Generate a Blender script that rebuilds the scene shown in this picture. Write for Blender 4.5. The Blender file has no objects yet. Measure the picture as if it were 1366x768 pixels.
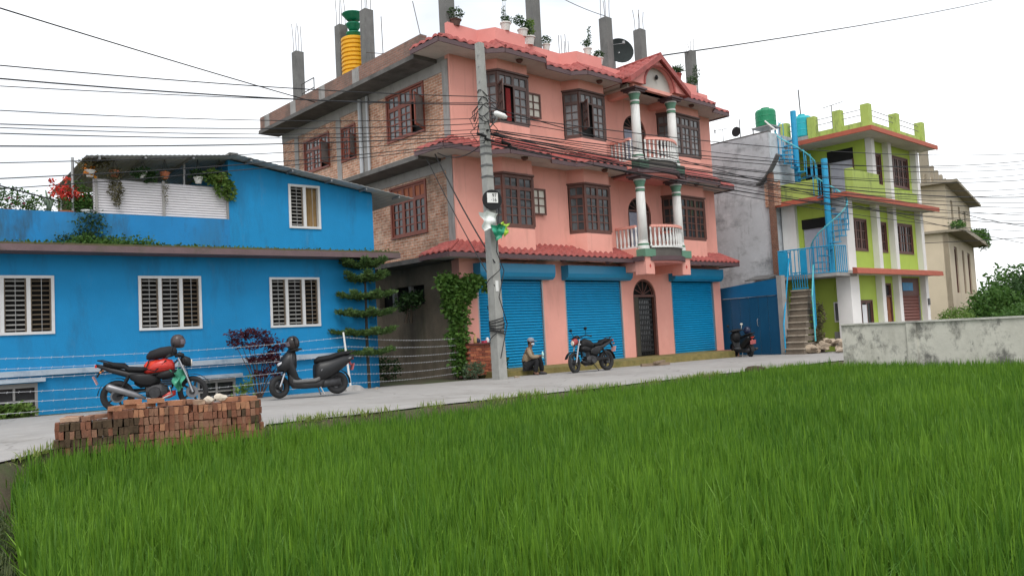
import bpy, bmesh, math, random
import numpy as np
from mathutils import Vector, Matrix
R = math.radians
random.seed(7); rng = np.random.default_rng(11)
S = bpy.context.scene
COL = S.collection

# ---------------------------------------------------------------- camera
F_PX, PITCH, ROLL, YAW, CAM_H = 1076.0, .058, .0515, .8275, 1.16
_fw = Vector((math.cos(YAW)*math.cos(PITCH), math.sin(YAW)*math.cos(PITCH), math.sin(PITCH)))
_rt = Vector((math.sin(YAW), -math.cos(YAW), 0)); _up = _rt.cross(_fw)
_r2 = _rt*math.cos(ROLL) - _up*math.sin(ROLL); _u2 = _r2.cross(_fw)
cam = bpy.data.cameras.new('camera'); camo = bpy.data.objects.new('camera', cam); COL.objects.link(camo)
cam.sensor_width = 36; cam.lens = F_PX*36/1366; cam.clip_end = 2000; cam.clip_start = .05
m = Matrix((( _r2.x, _u2.x, -_fw.x, 0), (_r2.y, _u2.y, -_fw.y, 0), (_r2.z, _u2.z, -_fw.z, CAM_H), (0, 0, 0, 1)))
camo.matrix_world = m
S.camera = camo

# ---------------------------------------------------------------- world: bright overcast sky
SUN_EL, SUN_AZ = R(56), R(232)     # azimuth of the sun measured from world +X
w = bpy.data.worlds.new('World'); S.world = w; w.use_nodes = True
nt = w.node_tree; nt.nodes.clear()
out = nt.nodes.new('ShaderNodeOutputWorld'); bg = nt.nodes.new('ShaderNodeBackground')
sky = nt.nodes.new('ShaderNodeTexSky'); sky.sky_type = 'NISHITA'; sky.sun_disc = False
sky.sun_elevation = SUN_EL; sky.sun_rotation = R(90)-SUN_AZ; sky.dust_density = 3
tc = nt.nodes.new('ShaderNodeTexCoord'); mp = nt.nodes.new('ShaderNodeMapping'); mp.inputs['Scale'].default_value = (1, 1, 2.6)
mp.inputs['Location'].default_value = (3.1, .4, 0)
nz = nt.nodes.new('ShaderNodeTexNoise'); nz.inputs['Scale'].default_value = 1.6; nz.inputs['Detail'].default_value = 5
rp = nt.nodes.new('ShaderNodeValToRGB'); rp.color_ramp.elements[0].position = .36; rp.color_ramp.elements[0].color = (.45, .45, .45, 1)
rp.color_ramp.elements[1].position = .56; rp.color_ramp.elements[1].color = (.97, .97, .97, 1)
mx = nt.nodes.new('ShaderNodeMixRGB'); mx.inputs[2].default_value = (11.2, 11.4, 11.6, 1)
bg.inputs[1].default_value = .1
L = nt.links.new
L(tc.outputs['Generated'], mp.inputs[0]); L(mp.outputs[0], nz.inputs['Vector']); L(nz.outputs[0], rp.inputs[0])
L(rp.outputs[0], mx.inputs[0]); L(sky.outputs[0], mx.inputs[1]); L(mx.outputs[0], bg.inputs[0]); L(bg.outputs[0], out.inputs[0])
sl = bpy.data.lights.new('sun', 'SUN'); sl.energy = 1.4; sl.angle = R(25); sl.color = (1, .97, .93)
so = bpy.data.objects.new('sun', sl); COL.objects.link(so)
sd = Vector((math.cos(SUN_AZ)*math.cos(SUN_EL), math.sin(SUN_AZ)*math.cos(SUN_EL), math.sin(SUN_EL)))
so.rotation_euler = sd.to_track_quat('Z', 'Y').to_euler(); so.location = (0, 0, 40)
S.view_settings.view_transform = 'Standard'; S.view_settings.look = 'None'; S.view_settings.gamma = 1
S.view_settings.exposure = .42; S.view_settings.use_curve_mapping = False
S.render.engine = 'CYCLES'

# ---------------------------------------------------------------- materials
MATS = {}
def M(name, col, rough=.8, var=.12, scale=2.5, bump=0., bscale=30., stain=None, metal=0., spec=.4, streak=True, brick=None, emit=None):
    if name in MATS: return MATS[name]
    m = bpy.data.materials.new(name); m.use_nodes = True; n = m.node_tree.nodes; l = m.node_tree.links.new
    b = n['Principled BSDF']; b.inputs['Roughness'].default_value = rough; b.inputs['Metallic'].default_value = metal
    b.inputs['Specular IOR Level'].default_value = spec
    g = n.new('ShaderNodeNewGeometry')
    c = n.new('ShaderNodeRGB'); c.outputs[0].default_value = (*col, 1); cur = c.outputs[0]
    if brick:
        ax, c2, mort, bw, bh = brick
        sp = n.new('ShaderNodeSeparateXYZ'); l(g.outputs['Position'], sp.inputs[0])
        cb = n.new('ShaderNodeCombineXYZ'); l(sp.outputs[ax], cb.inputs[0]); l(sp.outputs[2], cb.inputs[1])
        bt = n.new('ShaderNodeTexBrick'); l(cb.outputs[0], bt.inputs['Vector'])
        bt.inputs['Color1'].default_value = (*col, 1); bt.inputs['Color2'].default_value = (*c2, 1); bt.inputs['Mortar'].default_value = (*mort, 1)
        bt.inputs['Scale'].default_value = 1; bt.inputs['Brick Width'].default_value = bw; bt.inputs['Row Height'].default_value = bh
        bt.inputs['Mortar Size'].default_value = .009; bt.inputs['Mortar Smooth'].default_value = .3; cur = bt.outputs[0]
    if var:
        nz = n.new('ShaderNodeTexNoise'); nz.inputs['Scale'].default_value = scale; nz.inputs['Detail'].default_value = 6; nz.inputs['Roughness'].default_value = .65
        l(g.outputs['Position'], nz.inputs['Vector'])
        mr = n.new('ShaderNodeMapRange'); mr.inputs[1].default_value = .25; mr.inputs[2].default_value = .75
        mr.inputs[3].default_value = 1-var; mr.inputs[4].default_value = 1+var; l(nz.outputs[0], mr.inputs[0])
        mm = n.new('ShaderNodeVectorMath'); mm.operation = 'SCALE'; l(cur, mm.inputs[0]); l(mr.outputs[0], mm.inputs['Scale']); cur = mm.outputs[0]
    for st in ([stain] if isinstance(stain, tuple) else (stain or [])):
        scol, amt, ssc, lo, hi = st[:5]; zs = st[5] if len(st) > 5 else (.25 if streak else 1)
        mp = n.new('ShaderNodeMapping'); mp.inputs['Scale'].default_value = (1, 1, zs); l(g.outputs['Position'], mp.inputs[0])
        n2 = n.new('ShaderNodeTexNoise'); n2.inputs['Scale'].default_value = ssc; n2.inputs['Detail'].default_value = 8; n2.inputs['Roughness'].default_value = .7
        l(mp.outputs[0], n2.inputs['Vector'])
        r2 = n.new('ShaderNodeMapRange'); r2.inputs[1].default_value = lo; r2.inputs[2].default_value = hi; r2.inputs[4].default_value = amt; l(n2.outputs[0], r2.inputs[0])
        mi = n.new('ShaderNodeMixRGB'); l(r2.outputs[0], mi.inputs[0]); l(cur, mi.inputs[1]); mi.inputs[2].default_value = (*scol, 1); cur = mi.outputs[0]
    l(cur, b.inputs['Base Color'])
    if bump:
        n3 = n.new('ShaderNodeTexNoise'); n3.inputs['Scale'].default_value = bscale; n3.inputs['Detail'].default_value = 4; l(g.outputs['Position'], n3.inputs['Vector'])
        bp = n.new('ShaderNodeBump'); bp.inputs['Strength'].default_value = bump; bp.inputs['Distance'].default_value = .02
        l(n3.outputs[0], bp.inputs['Height'])
        if brick: 
            bp2 = n.new('ShaderNodeBump'); bp2.inputs['Strength'].default_value = .5; bp2.inputs['Distance'].default_value = -.02
            l(bt.outputs['Fac'], bp2.inputs['Height']); l(bp.outputs[0], bp2.inputs['Normal']); l(bp2.outputs[0], b.inputs['Normal'])
        else: l(bp.outputs[0], b.inputs['Normal'])
    MATS[name] = m; return m
def leafmat(name, c1, c2, trans=.3, rough=.6, scale=6., attr=False):
    if name in MATS: return MATS[name]
    m = bpy.data.materials.new(name); m.use_nodes = True; n = m.node_tree.nodes; l = m.node_tree.links.new
    b = n['Principled BSDF']; b.inputs['Roughness'].default_value = rough; b.inputs['Specular IOR Level'].default_value = .3
    mi = n.new('ShaderNodeMixRGB'); mi.inputs[1].default_value = (*c1, 1); mi.inputs[2].default_value = (*c2, 1)
    if attr:
        a = n.new('ShaderNodeAttribute'); a.attribute_name = 'tint'; l(a.outputs['Fac'], mi.inputs[0])
    else:
        g = n.new('ShaderNodeNewGeometry'); wn = n.new('ShaderNodeTexNoise'); wn.inputs['Scale'].default_value = scale; l(g.outputs['Position'], wn.inputs['Vector'])
        mr = n.new('ShaderNodeMapRange'); mr.inputs[1].default_value = .3; mr.inputs[2].default_value = .7; l(wn.outputs[0], mr.inputs[0]); l(mr.outputs[0], mi.inputs[0])
    l(mi.outputs[0], b.inputs['Base Color'])
    t = n.new('ShaderNodeBsdfTranslucent'); l(mi.outputs[0], t.inputs[0])
    ms = n.new('ShaderNodeMixShader'); ms.inputs[0].default_value = trans; l(b.outputs[0], ms.inputs[1]); l(t.outputs[0], ms.inputs[2])
    l(ms.outputs[0], n['Material Output'].inputs[0]); MATS[name] = m; return m

# ---------------------------------------------------------------- mesh helpers
class MB:
    def __init__(s): s.v = []; s.f = []
    def add(s, vs, fs):
        o = len(s.v); s.v += [tuple(p) for p in vs]; s.f += [tuple(i+o for i in f) for f in fs]; return s
    def hexa(s, p):   # 8 points: bottom 4 ccw, top 4 ccw
        return s.add(p, [(3, 2, 1, 0), (4, 5, 6, 7), (0, 1, 5, 4), (1, 2, 6, 5), (2, 3, 7, 6), (3, 0, 4, 7)])
    def box(s, x0, x1, y0, y1, z0, z1):
        return s.hexa([(x0, y0, z0), (x1, y0, z0), (x1, y1, z0), (x0, y1, z0), (x0, y0, z1), (x1, y0, z1), (x1, y1, z1), (x0, y1, z1)])
    def obox(s, c, ux, uy, uz, hx, hy, hz):
        c = Vector(c); ux = Vector(ux).normalized()*hx; uy = Vector(uy).normalized()*hy; uz = Vector(uz).normalized()*hz
        return s.hexa([c-ux-uy-uz, c+ux-uy-uz, c+ux+uy-uz, c-ux+uy-uz, c-ux-uy+uz, c+ux-uy+uz, c+ux+uy+uz, c-ux+uy+uz])
    def bar(s, a, b, wd, ht=None, up=(0, 0, 1)):
        a = Vector(a); b = Vector(b); d = b-a; u = Vector(up); sx = d.cross(u)
        if sx.length < 1e-6: sx = d.cross(Vector((1, 0, 0)))
        uz = sx.cross(d); return s.obox((a+b)/2, d, sx, uz, d.length/2, wd/2, (ht or wd)/2)
    def prism(s, poly, z0, z1):
        n = len(poly); vs = [(x, y, z0) for x, y in poly]+[(x, y, z1) for x, y in poly]
        fs = [tuple(range(n-1, -1, -1)), tuple(range(n, 2*n))]+[(i, (i+1) % n, n+(i+1) % n, n+i) for i in range(n)]
        return s.add(vs, fs)
    def tube(s, path, r, n=6, caps=True):
        path = [Vector(p) for p in path]; k = len(path); rs = r if isinstance(r, (list, tuple)) else [r]*k
        vs = []; fs = []; prev = None
        for i, p in enumerate(path):
            d = (path[min(i+1, k-1)]-path[max(i-1, 0)]).normalized()
            if prev is None:
                a = Vector((0, 0, 1)) if abs(d.z) < .9 else Vector((1, 0, 0)); x = d.cross(a).normalized()
            else:
                x = (prev-d*prev.dot(d)); x = x.normalized() if x.length > 1e-6 else d.orthogonal().normalized()
            prev = x; y = d.cross(x)
            for j in range(n):
                t = 2*math.pi*j/n; vs.append(p+(x*math.cos(t)+y*math.sin(t))*rs[i])
        for i in range(k-1):
            for j in range(n):
                fs.append((i*n+j, i*n+(j+1) % n, (i+1)*n+(j+1) % n, (i+1)*n+j))
        if caps: fs += [tuple(range(n-1, -1, -1)), tuple(range((k-1)*n, k*n))]
        return s.add(vs, fs)
    def lathe(s, prof, c=(0, 0, 0), n=14, ax='z', caps=True):
        vs = []; fs = []
        for r, h in prof:
            for j in range(n):
                t = 2*math.pi*j/n; a, b = r*math.cos(t), r*math.sin(t)
                p = (a, b, h) if ax == 'z' else ((h, a, b) if ax == 'x' else (b, h, a))
                vs.append((p[0]+c[0], p[1]+c[1], p[2]+c[2]))
        k = len(prof)
        for i in range(k-1):
            for j in range(n): fs.append((i*n+j, i*n+(j+1) % n, (i+1)*n+(j+1) % n, (i+1)*n+j))
        if caps: fs += [tuple(range(n-1, -1, -1)), tuple(range((k-1)*n, k*n))]
        return s.add(vs, fs)
    def torus(s, c, R0, r, ax='y', n=24, m=8, flat=1.):
        vs = []; fs = []
        for i in range(n):
            t = 2*math.pi*i/n
            for j in range(m):
                q = 2*math.pi*j/m; rr = R0+r*math.cos(q); h = r*flat*math.sin(q)
                a, b = rr*math.cos(t), rr*math.sin(t)
                p = (a, h, b) if ax == 'y' else ((a, b, h) if ax == 'z' else (h, a, b))
                vs.append((p[0]+c[0], p[1]+c[1], p[2]+c[2]))
        for i in range(n):
            for j in range(m): fs.append((i*m+j, ((i+1) % n)*m+j, ((i+1) % n)*m+(j+1) % m, i*m+(j+1) % m))
        return s.add(vs, fs)
    def loft(s, secs, n=12, e=2.4):   # sections (x, zc, hw, hh) or (x, zc, hw, hh, yc): super-ellipse rings along x
        vs = []; fs = []
        for q in secs:
            x, zc, hw, hh = q[:4]; yc = q[4] if len(q) > 4 else 0
            for j in range(n):
                t = 2*math.pi*j/n; c_, s_ = math.cos(t), math.sin(t)
                vs.append((x, yc+hw*math.copysign(abs(c_)**(2/e), c_), zc+hh*math.copysign(abs(s_)**(2/e), s_)))
        k = len(secs)
        for i in range(k-1):
            for j in range(n): fs.append((i*n+j, (i+1)*n+j, (i+1)*n+(j+1) % n, i*n+(j+1) % n))
        fs += [tuple(range(n)), tuple(range((k-1)*n, k*n))[::-1]]
        return s.add(vs, fs)
    def wall(s, p0, p1, z0, z1, th=.2, holes=()):   # outer face p0->p1, thickness to the left of that direction; holes (u0,u1,z0,z1)
        p0 = Vector((p0[0], p0[1])); p1 = Vector((p1[0], p1[1])); d = (p1-p0); Ln = d.length; d /= Ln; nn = Vector((-d.y, d.x))*th
        zs = sorted({z0, z1, *[h[2] for h in holes], *[h[3] for h in holes]}); zs = [z for z in zs if z0 <= z <= z1]
        for a, b in zip(zs[:-1], zs[1:]):
            cuts = sorted([(h[0], h[1]) for h in holes if h[2] < b-1e-6 and h[3] > a+1e-6]); u = 0
            segs = []
            for c0, c1 in cuts:
                if c0 > u+1e-6: segs.append((u, c0))
                u = max(u, c1)
            if u < Ln-1e-6: segs.append((u, Ln))
            for u0, u1 in segs:
                A = p0+d*u0; B = p0+d*u1
                s.hexa([(A.x, A.y, a), (B.x, B.y, a), (B.x+nn.x, B.y+nn.y, a), (A.x+nn.x, A.y+nn.y, a), (A.x, A.y, b), (B.x, B.y, b), (B.x+nn.x, B.y+nn.y, b), (A.x+nn.x, A.y+nn.y, b)])
        return s
WM = {}
def wmat(o): return WM.get(o.name, Matrix.Identity(4))
def tag(o, label=None, cat=None, group=None, kind=None):
    if label: o['label'] = label
    if cat: o['category'] = cat
    if group: o['group'] = group
    if kind: o['kind'] = kind
    return o
def thing(name, label, cat, loc=(0, 0, 0), rz=0, group=None, rot=None):
    o = bpy.data.objects.new(name, None); COL.objects.link(o); o.empty_display_size = .2
    Mx = Matrix.Translation(Vector(loc)) @ (rot.to_4x4() if rot is not None else Matrix.Rotation(rz, 4, 'Z'))
    o.matrix_world = Mx; WM[o.name] = Mx
    return tag(o, label, cat, group)
def mesh_of(name, mb, mat, smooth=False, inv=None):
    me = bpy.data.meshes.new(name)
    vs = mb.v if inv is None else [inv @ Vector(p) for p in mb.v]
    me.from_pydata(vs, [], mb.f); me.materials.append(mat)
    if smooth: me.polygons.foreach_set('use_smooth', [True]*len(me.polygons))
    me.update(); return me
def part(name, mb, mat, parent, world=False, smooth=False, kind=None, label=None):
    W = wmat(parent); me = mesh_of(name, mb, mat, smooth, W.inverted() if world else None)
    o = bpy.data.objects.new(name, me); COL.objects.link(o); o.parent = parent; WM[o.name] = W
    if kind: o['kind'] = kind
    if label: o['label'] = label
    return o
def piece(name, me, parent, mat4):
    o = bpy.data.objects.new(name, me); COL.objects.link(o); o.parent = parent; o.matrix_local = mat4; WM[o.name] = wmat(parent) @ mat4
    return o
def single(name, mb, mat, label, cat, group=None, smooth=False, kind=None, loc=None, rz=0):   # one-mesh thing; verts in world unless loc given
    if loc is None:
        xs = np.array([tuple(p) for p in mb.v]); c = Vector(((xs[:, 0].min()+xs[:, 0].max())/2, (xs[:, 1].min()+xs[:, 1].max())/2, xs[:, 2].min()))
        Mx = Matrix.Translation(c); me = mesh_of(name, mb, mat, smooth, Mx.inverted())
    else:
        Mx = Matrix.Translation(Vector(loc)) @ Matrix.Rotation(rz, 4, 'Z'); me = mesh_of(name, mb, mat, smooth)
    o = bpy.data.objects.new(name, me); COL.objects.link(o); o.matrix_world = Mx; WM[o.name] = Mx
    return tag(o, label, cat, group, kind)
def struct(name, mb, mat, smooth=False):
    o = bpy.data.objects.new(name, mesh_of(name, mb, mat, smooth)); COL.objects.link(o); o['kind'] = 'structure'; return o
def npmesh(name, V, Q, mat, tint=None, smooth=False):   # V (n,3), Q (m,k)
    me = bpy.data.meshes.new(name); k = Q.shape[1]
    me.vertices.add(len(V)); me.vertices.foreach_set('co', V.astype(np.float32).ravel())
    me.loops.add(Q.size); me.loops.foreach_set('vertex_index', Q.astype(np.int32).ravel())
    me.polygons.add(len(Q)); me.polygons.foreach_set('loop_start', np.arange(0, Q.size, k, dtype=np.int32)); me.polygons.foreach_set('loop_total', np.full(len(Q), k, dtype=np.int32))
    if smooth: me.polygons.foreach_set('use_smooth', np.ones(len(Q), dtype=bool))
    me.update(calc_edges=True)
    if tint is not None:
        a = me.attributes.new('tint', 'FLOAT', 'POINT'); a.data.foreach_set('value', tint.astype(np.float32))
    me.materials.append(mat); return me
def leaves(pts, size, seed=0, up=.3, asp=.5, droop=0.):   # diamond leaves at pts -> V,Q
    r = np.random.default_rng(seed); n = len(pts); pts = np.asarray(pts, float)
    d = r.normal(size=(n, 3)); d[:, 2] = d[:, 2]*.6+up-droop; d /= np.linalg.norm(d, axis=1)[:, None]
    q = r.normal(size=(n, 3)); sx = np.cross(d, q); sx /= np.linalg.norm(sx, axis=1)[:, None]
    nn = np.cross(d, sx)
    L_ = size*(.6+.8*r.random(n))[:, None]; Wd = L_*asp/2
    V = np.stack([pts, pts+d*L_*.5+sx*Wd+nn*L_*.06, pts+d*L_, pts+d*L_*.5-sx*Wd+nn*L_*.06], 1).reshape(-1, 3)
    return V, np.arange(4*n).reshape(n, 4)
def blob_pts(blobs, n, seed=0, shell=.55):   # blobs (x,y,z,rx,ry,rz): points mostly near shells
    r = np.random.default_rng(seed); b = np.array(blobs, float); vol = (b[:, 3]*b[:, 4]*b[:, 5])**.7; k = r.choice(len(b), n, p=vol/vol.sum())
    d = r.normal(size=(n, 3)); d /= np.linalg.norm(d, axis=1)[:, None]; rad = (shell+(1-shell)*r.random(n)**.6)*(1+.12*r.normal(size=n))
    return b[k, :3]+d*b[k, 3:]*rad[:, None]
def leafpart(name, pts, size, mat, parent, seed=0, up=.3, asp=.5, droop=0., kind=None):
    V, Q = leaves(pts, size, seed, up, asp, droop); me = npmesh(name, V, Q, mat)
    o = bpy.data.objects.new(name, me); COL.objects.link(o); o.parent = parent; WM[o.name] = wmat(parent)
    if kind: o['kind'] = kind
    return o
def gzf(x): return float(np.interp(x, [3, 28], [.09, -.12]))
# ---------------------------------------------------------------- palette
m_blue = M('blue_paint', (.004, .225, .49), .75, .12, .8, .15, 40, stain=[((.015, .085, .17), .6, 1.3, .53, .75), ((.10, .22, .33), .4, 3., .58, .75), ((.05, .09, .12), .5, 5., .64, .75, .12)])
m_pink = M('pink_paint', (.78, .36, .295), .8, .06, 1.0, .08, 60, stain=[((.42, .20, .15), .45, 1.6, .54, .8), ((.40, .20, .16), .45, 4.5, .58, .74, .07), ((.86, .46, .38), .4, .7, .55, .75, 1)])
m_pinkdk = M('coral_paint', (.70, .27, .24), .8, .08, 1.5, .08, 60)
m_white = M('white_paint', (.72, .72, .70), .6, .08, 3, stain=((.4, .39, .36), .5, 3, .55, .8))
m_cream = M('soffit_plaster', (.50, .47, .43), .9, .1, 2, .1, 40, stain=((.22, .2, .18), .5, 2, .55, .8))
m_conc = M('concrete', (.30, .29, .28), .9, .16, 2.2, .25, 25, stain=((.09, .085, .08), .7, 2.2, .52, .75))
m_concdk = M('dark_concrete', (.12, .12, .12), .9, .25, 2.5, .25, 25)
m_concpole = M('pole_concrete', (.33, .33, .31), .9, .14, 6, .25, 30, stain=((.12, .12, .11), .6, 5, .55, .8))
m_fascia = M('plum_fascia', (.10, .060, .065), .6, .15, 4)
m_tile = M('red_tile', (.32, .072, .062), .55, .3, 5, .15, 40, stain=((.16, .04, .035), .55, 3, .5, .75, 1))
m_brown = M('brown_wood', (.12, .05, .038), .5, .22, 7, .12, 50)
m_redwood = M('red_brown_wood', (.20, .055, .035), .5, .2, 7, .1, 50)
m_glass = M('window_glass', (.035, .037, .04), .08, .4, 2.5, spec=.6)
m_glassb = M('bright_glass', (.62, .58, .50), .25, .1, 4)
m_glassm = M('grey_glass', (.14, .14, .145), .12, .4, 3, spec=.6)
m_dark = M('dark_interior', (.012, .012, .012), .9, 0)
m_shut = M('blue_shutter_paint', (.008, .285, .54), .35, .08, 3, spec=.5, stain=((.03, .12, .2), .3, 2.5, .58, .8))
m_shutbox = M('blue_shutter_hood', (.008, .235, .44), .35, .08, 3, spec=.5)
m_brickw = M('brick_wall_side', (.54, .31, .21), .9, .42, 7, .5, 30, stain=[((.10, .075, .055), .8, .5, .52, .7, 1), ((.60, .52, .43), .6, 2.6, .55, .72, .6), ((.22, .11, .07), .6, 5, .56, .7, .5)], brick=(1, (.38, .17, .10), (.58, .50, .42), .26, .09))
m_brickwx = M('brick_wall_front', (.30, .14, .09), .9, .22, 4, .3, 40, brick=(0, (.25, .11, .07), (.3, .27, .24), .24, .075))
m_plast = M('stained_plaster', (.25, .20, .145), .95, .25, 1.5, .3, 20, stain=[((.07, .06, .045), .75, .8, .47, .7), ((.10, .115, .05), .5, 2., .56, .75)])
m_moss = M('mossy_plinth', (.20, .16, .055), .95, .3, 3, .3, 30, stain=((.07, .09, .02), .7, 2.5, .48, .7, 1))
m_road = M('road_concrete', (.31, .297, .283), .9, .10, .5, .25, 45, stain=[((.20, .185, .165), .65, .45, .5, .7, 1), ((.43, .41, .39), .5, 2.5, .52, .72, 1), ((.12, .105, .09), .6, 1.7, .62, .72, 1)])
_n = m_road.node_tree.nodes; _l = m_road.node_tree.links.new; _b = _n['Principled BSDF']; _src = _b.inputs['Base Color'].links[0].from_socket
_g = _n.new('ShaderNodeNewGeometry'); _wz = _n.new('ShaderNodeTexNoise'); _wz.inputs['Scale'].default_value = 1.6; _l(_g.outputs['Position'], _wz.inputs['Vector'])
_ad = _n.new('ShaderNodeMixRGB'); _ad.blend_type = 'ADD'; _ad.inputs[0].default_value = .8; _l(_g.outputs['Position'], _ad.inputs[1]); _l(_wz.outputs['Color'], _ad.inputs[2])
_v = _n.new('ShaderNodeTexVoronoi'); _v.feature = 'DISTANCE_TO_EDGE'; _v.inputs['Scale'].default_value = .33; _l(_ad.outputs[0], _v.inputs['Vector'])
_r = _n.new('ShaderNodeMapRange'); _r.inputs[1].default_value = .003; _r.inputs[2].default_value = .010; _r.inputs[3].default_value = .32; _r.inputs[4].default_value = 0; _l(_v.outputs[0], _r.inputs[0])
_mx = _n.new('ShaderNodeMixRGB'); _l(_r.outputs[0], _mx.inputs[0]); _l(_src, _mx.inputs[1]); _mx.inputs[2].default_value = (.09, .08, .07, 1); _l(_mx.outputs[0], _b.inputs['Base Color'])
m_metal = M('grey_metal', (.34, .34, .34), .45, .1, 5, metal=.6)
m_zinc = M('zinc_sheet', (.46, .46, .45), .5, .12, 3, metal=.0, stain=((.20, .15, .11), .5, 2.5, .56, .8, 1))
m_black = M('black_plastic', (.010, .010, .011), .55, .1, 8, spec=.3)
m_rubber = M('tyre_rubber', (.02, .02, .021), .85, .2, 12)
m_chrome = M('brushed_metal', (.5, .5, .52), .28, .05, 8, metal=1.)
m_engine = M('engine_metal', (.055, .055, .058), .5, .4, 15, metal=.5)
m_wire = M('cable_black', (.015, .015, .017), .6, 0)
m_lime = M('lime_paint', (.40, .52, .085), .8, .07, 1.2, .1, 60, stain=[((.16, .22, .04), .55, 1.6, .56, .8)])
m_limedirt = M('lime_parapet', (.36, .45, .11), .85, .1, 1.5, .1, 60, stain=((.08, .09, .06), .8, 2.2, .5, .68))
m_redband = M('red_band_paint', (.40, .10, .06), .7, .12, 3, stain=((.2, .05, .04), .5, 2.5, .55, .75, 1))
m_wwall = M('white_wall_paint', (.74, .72, .70), .8, .05, 1.5, .06, 50, stain=((.5, .47, .43), .45, 1.5, .55, .8))
m_cyan = M('turquoise_enamel', (.008, .29, .52), .4, .1, 5, spec=.5)
m_gate = M('deep_blue_sheet', (.003, .065, .145), .45, .1, 1.5, spec=.5, stain=((.02, .12, .22), .4, 2, .5, .8))
m_greywall = M('grey_render', (.47, .50, .525), .95, .14, .9, .25, 12, stain=[((.15, .16, .165), .75, .9, .49, .68, 1.6), ((.64, .66, .68), .6, 1.3, .54, .68, 1.3), ((.12, .125, .125), .6, 3.5, .56, .7, .2)])
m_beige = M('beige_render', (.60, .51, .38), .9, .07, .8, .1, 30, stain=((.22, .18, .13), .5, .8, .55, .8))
m_beigedk = M('dark_beige_trim', (.30, .26, .20), .9, .15, 1.5, .15, 20, stain=((.05, .06, .03), .6, 1.5, .5, .7, 1))  # darker, mottled beige for the ledge, roof slab and posts
m_bwall = M('boundary_render', (.55, .535, .47), .95, .14, 1.1, .25, 14, stain=[((.075, .075, .07), .85, 1.1, .50, .60, .7), ((.30, .29, .24), .6, 2., .5, .75, .5), ((.10, .10, .09), .7, 4.5, .58, .68, .6)])
m_redplastic = M('red_paint', (.5, .03, .02), .35, .08, 6, spec=.5)
m_terra = M('terracotta', (.36, .12, .06), .8, .15, 6)
m_potw = M('white_pot', (.66, .65, .62), .6, .08, 8, stain=((.4, .38, .33), .5, 6, .55, .8))
m_soil = M('soil', (.06, .045, .03), 1, .3, 8, .4, 20)
m_brickp = [M('brick_red', (.19, .078, .046), .9, .25, 9, .4, 60, stain=((.10, .06, .04), .7, 5, .52, .72, 1)),
            M('brick_pale', (.23, .118, .075), .9, .25, 9, .4, 60, stain=((.16, .10, .06), .6, 5, .5, .72, 1)),
            M('brick_orange', (.36, .17, .095), .9, .2, 9, .4, 60, stain=((.22, .12, .07), .5, 6, .55, .75, 1)),
            M('brick_mossy', (.075, .048, .028), .95, .4, 9, .4, 60, stain=((.10, .06, .03), .6, 6, .55, .75, 1)),
            M('brick_dusty', (.40, .27, .19), .95, .2, 9, .4, 60)]
m_stone = M('rubble_stone', (.34, .27, .20), .95, .25, 4, .4, 20, stain=((.12, .10, .08), .6, 3, .5, .7, 1))
l_green = leafmat('leaf_green', (.035, .10, .018), (.085, .17, .03))
l_dark = leafmat('leaf_dark', (.018, .05, .014), (.045, .095, .025))
l_light = leafmat('leaf_light', (.10, .19, .035), (.16, .24, .05))
l_purple = leafmat('leaf_purple', (.045, .008, .018), (.11, .022, .03))
l_grey = leafmat('leaf_dry', (.09, .085, .045), (.16, .14, .07))
l_red = leafmat('petal_red', (.55, .02, .03), (.62, .10, .05), .2)
l_pinkf = leafmat('petal_pink', (.55, .06, .18), (.6, .12, .25), .2)
l_orange = leafmat('petal_orange', (.65, .18, .01), (.7, .28, .02), .2)
l_rice = leafmat('rice_leaf', (.034, .118, .012), (.18, .335, .03), .4, .5, attr=True)
l_grass = leafmat('verge_grass', (.13, .21, .04), (.28, .30, .09), .3, .6, attr=True)

# ---------------------------------------------------------------- ground, road, field
def field_left(y): return 1.12+(y-5.2)*.165          # left edge of the paddy
FIELD_Z = -.55
def edge_y(x):      # road-side edge of the paddy
    return float(np.interp(x, [-50, 1.2, 1.9, 2.45, 4.95, 5.1, 60], [9.35, 9.45, 10.0, 10.68, 10.05, 10.78, 10.78]))
def ground_z(x, y):
    hi = gzf(x)-.03
    if y >= edge_y(x)+.22: return hi
    e = field_left(y); bank = -.30+.05*math.sin(y*3.1)+.05*math.sin(x*4.3+y*2)
    if x > e+.15: lo = FIELD_Z
    elif x > e-.25: lo = FIELD_Z+(bank-.1-FIELD_Z)*(e+.15-x)/.4
    else: lo = bank-(.10 if x > e-.9 else 0)
    t = min(1, max(0, (y-edge_y(x))/.2)); t = t*t*(3-2*t)
    return lo+(hi-lo)*t
xs = [-400, -150, -60, -25, -14]+list(np.arange(-9, 25.01, .28))+[30, 40, 60, 110, 220, 500]
ys = [-400, -150, -60, -25, -10]+list(np.arange(-4, 11.5, .25))+[13, 16, 20, 30, 45, 80, 150, 500]
mb = MB(); nx, ny = len(xs), len(ys)
mb.v = [(x, y, ground_z(x, y)) for y in ys for x in xs]
mb.f = [(j*nx+i, j*nx+i+1, (j+1)*nx+i+1, (j+1)*nx+i) for j in range(ny-1) for i in range(nx-1)]
m_ground = M('soil_and_weeds', (.085, .07, .045), 1, .3, 3, .6, 14, stain=[((.045, .075, .02), .85, 1.2, .45, .6, 1), ((.16, .13, .09), .5, 3, .55, .7, 1)])
struct('ground', mb, m_ground, True)
mb = MB(); rx = list(np.arange(-60, 80.1, 2.))
def road_y0(x): return edge_y(x)+.24+.05*math.sin(x*.9)+.04*math.sin(x*2.3+1)
rx = list(np.arange(-30, 60, .4)); yr = [0, .35, .7, 1]
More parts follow.
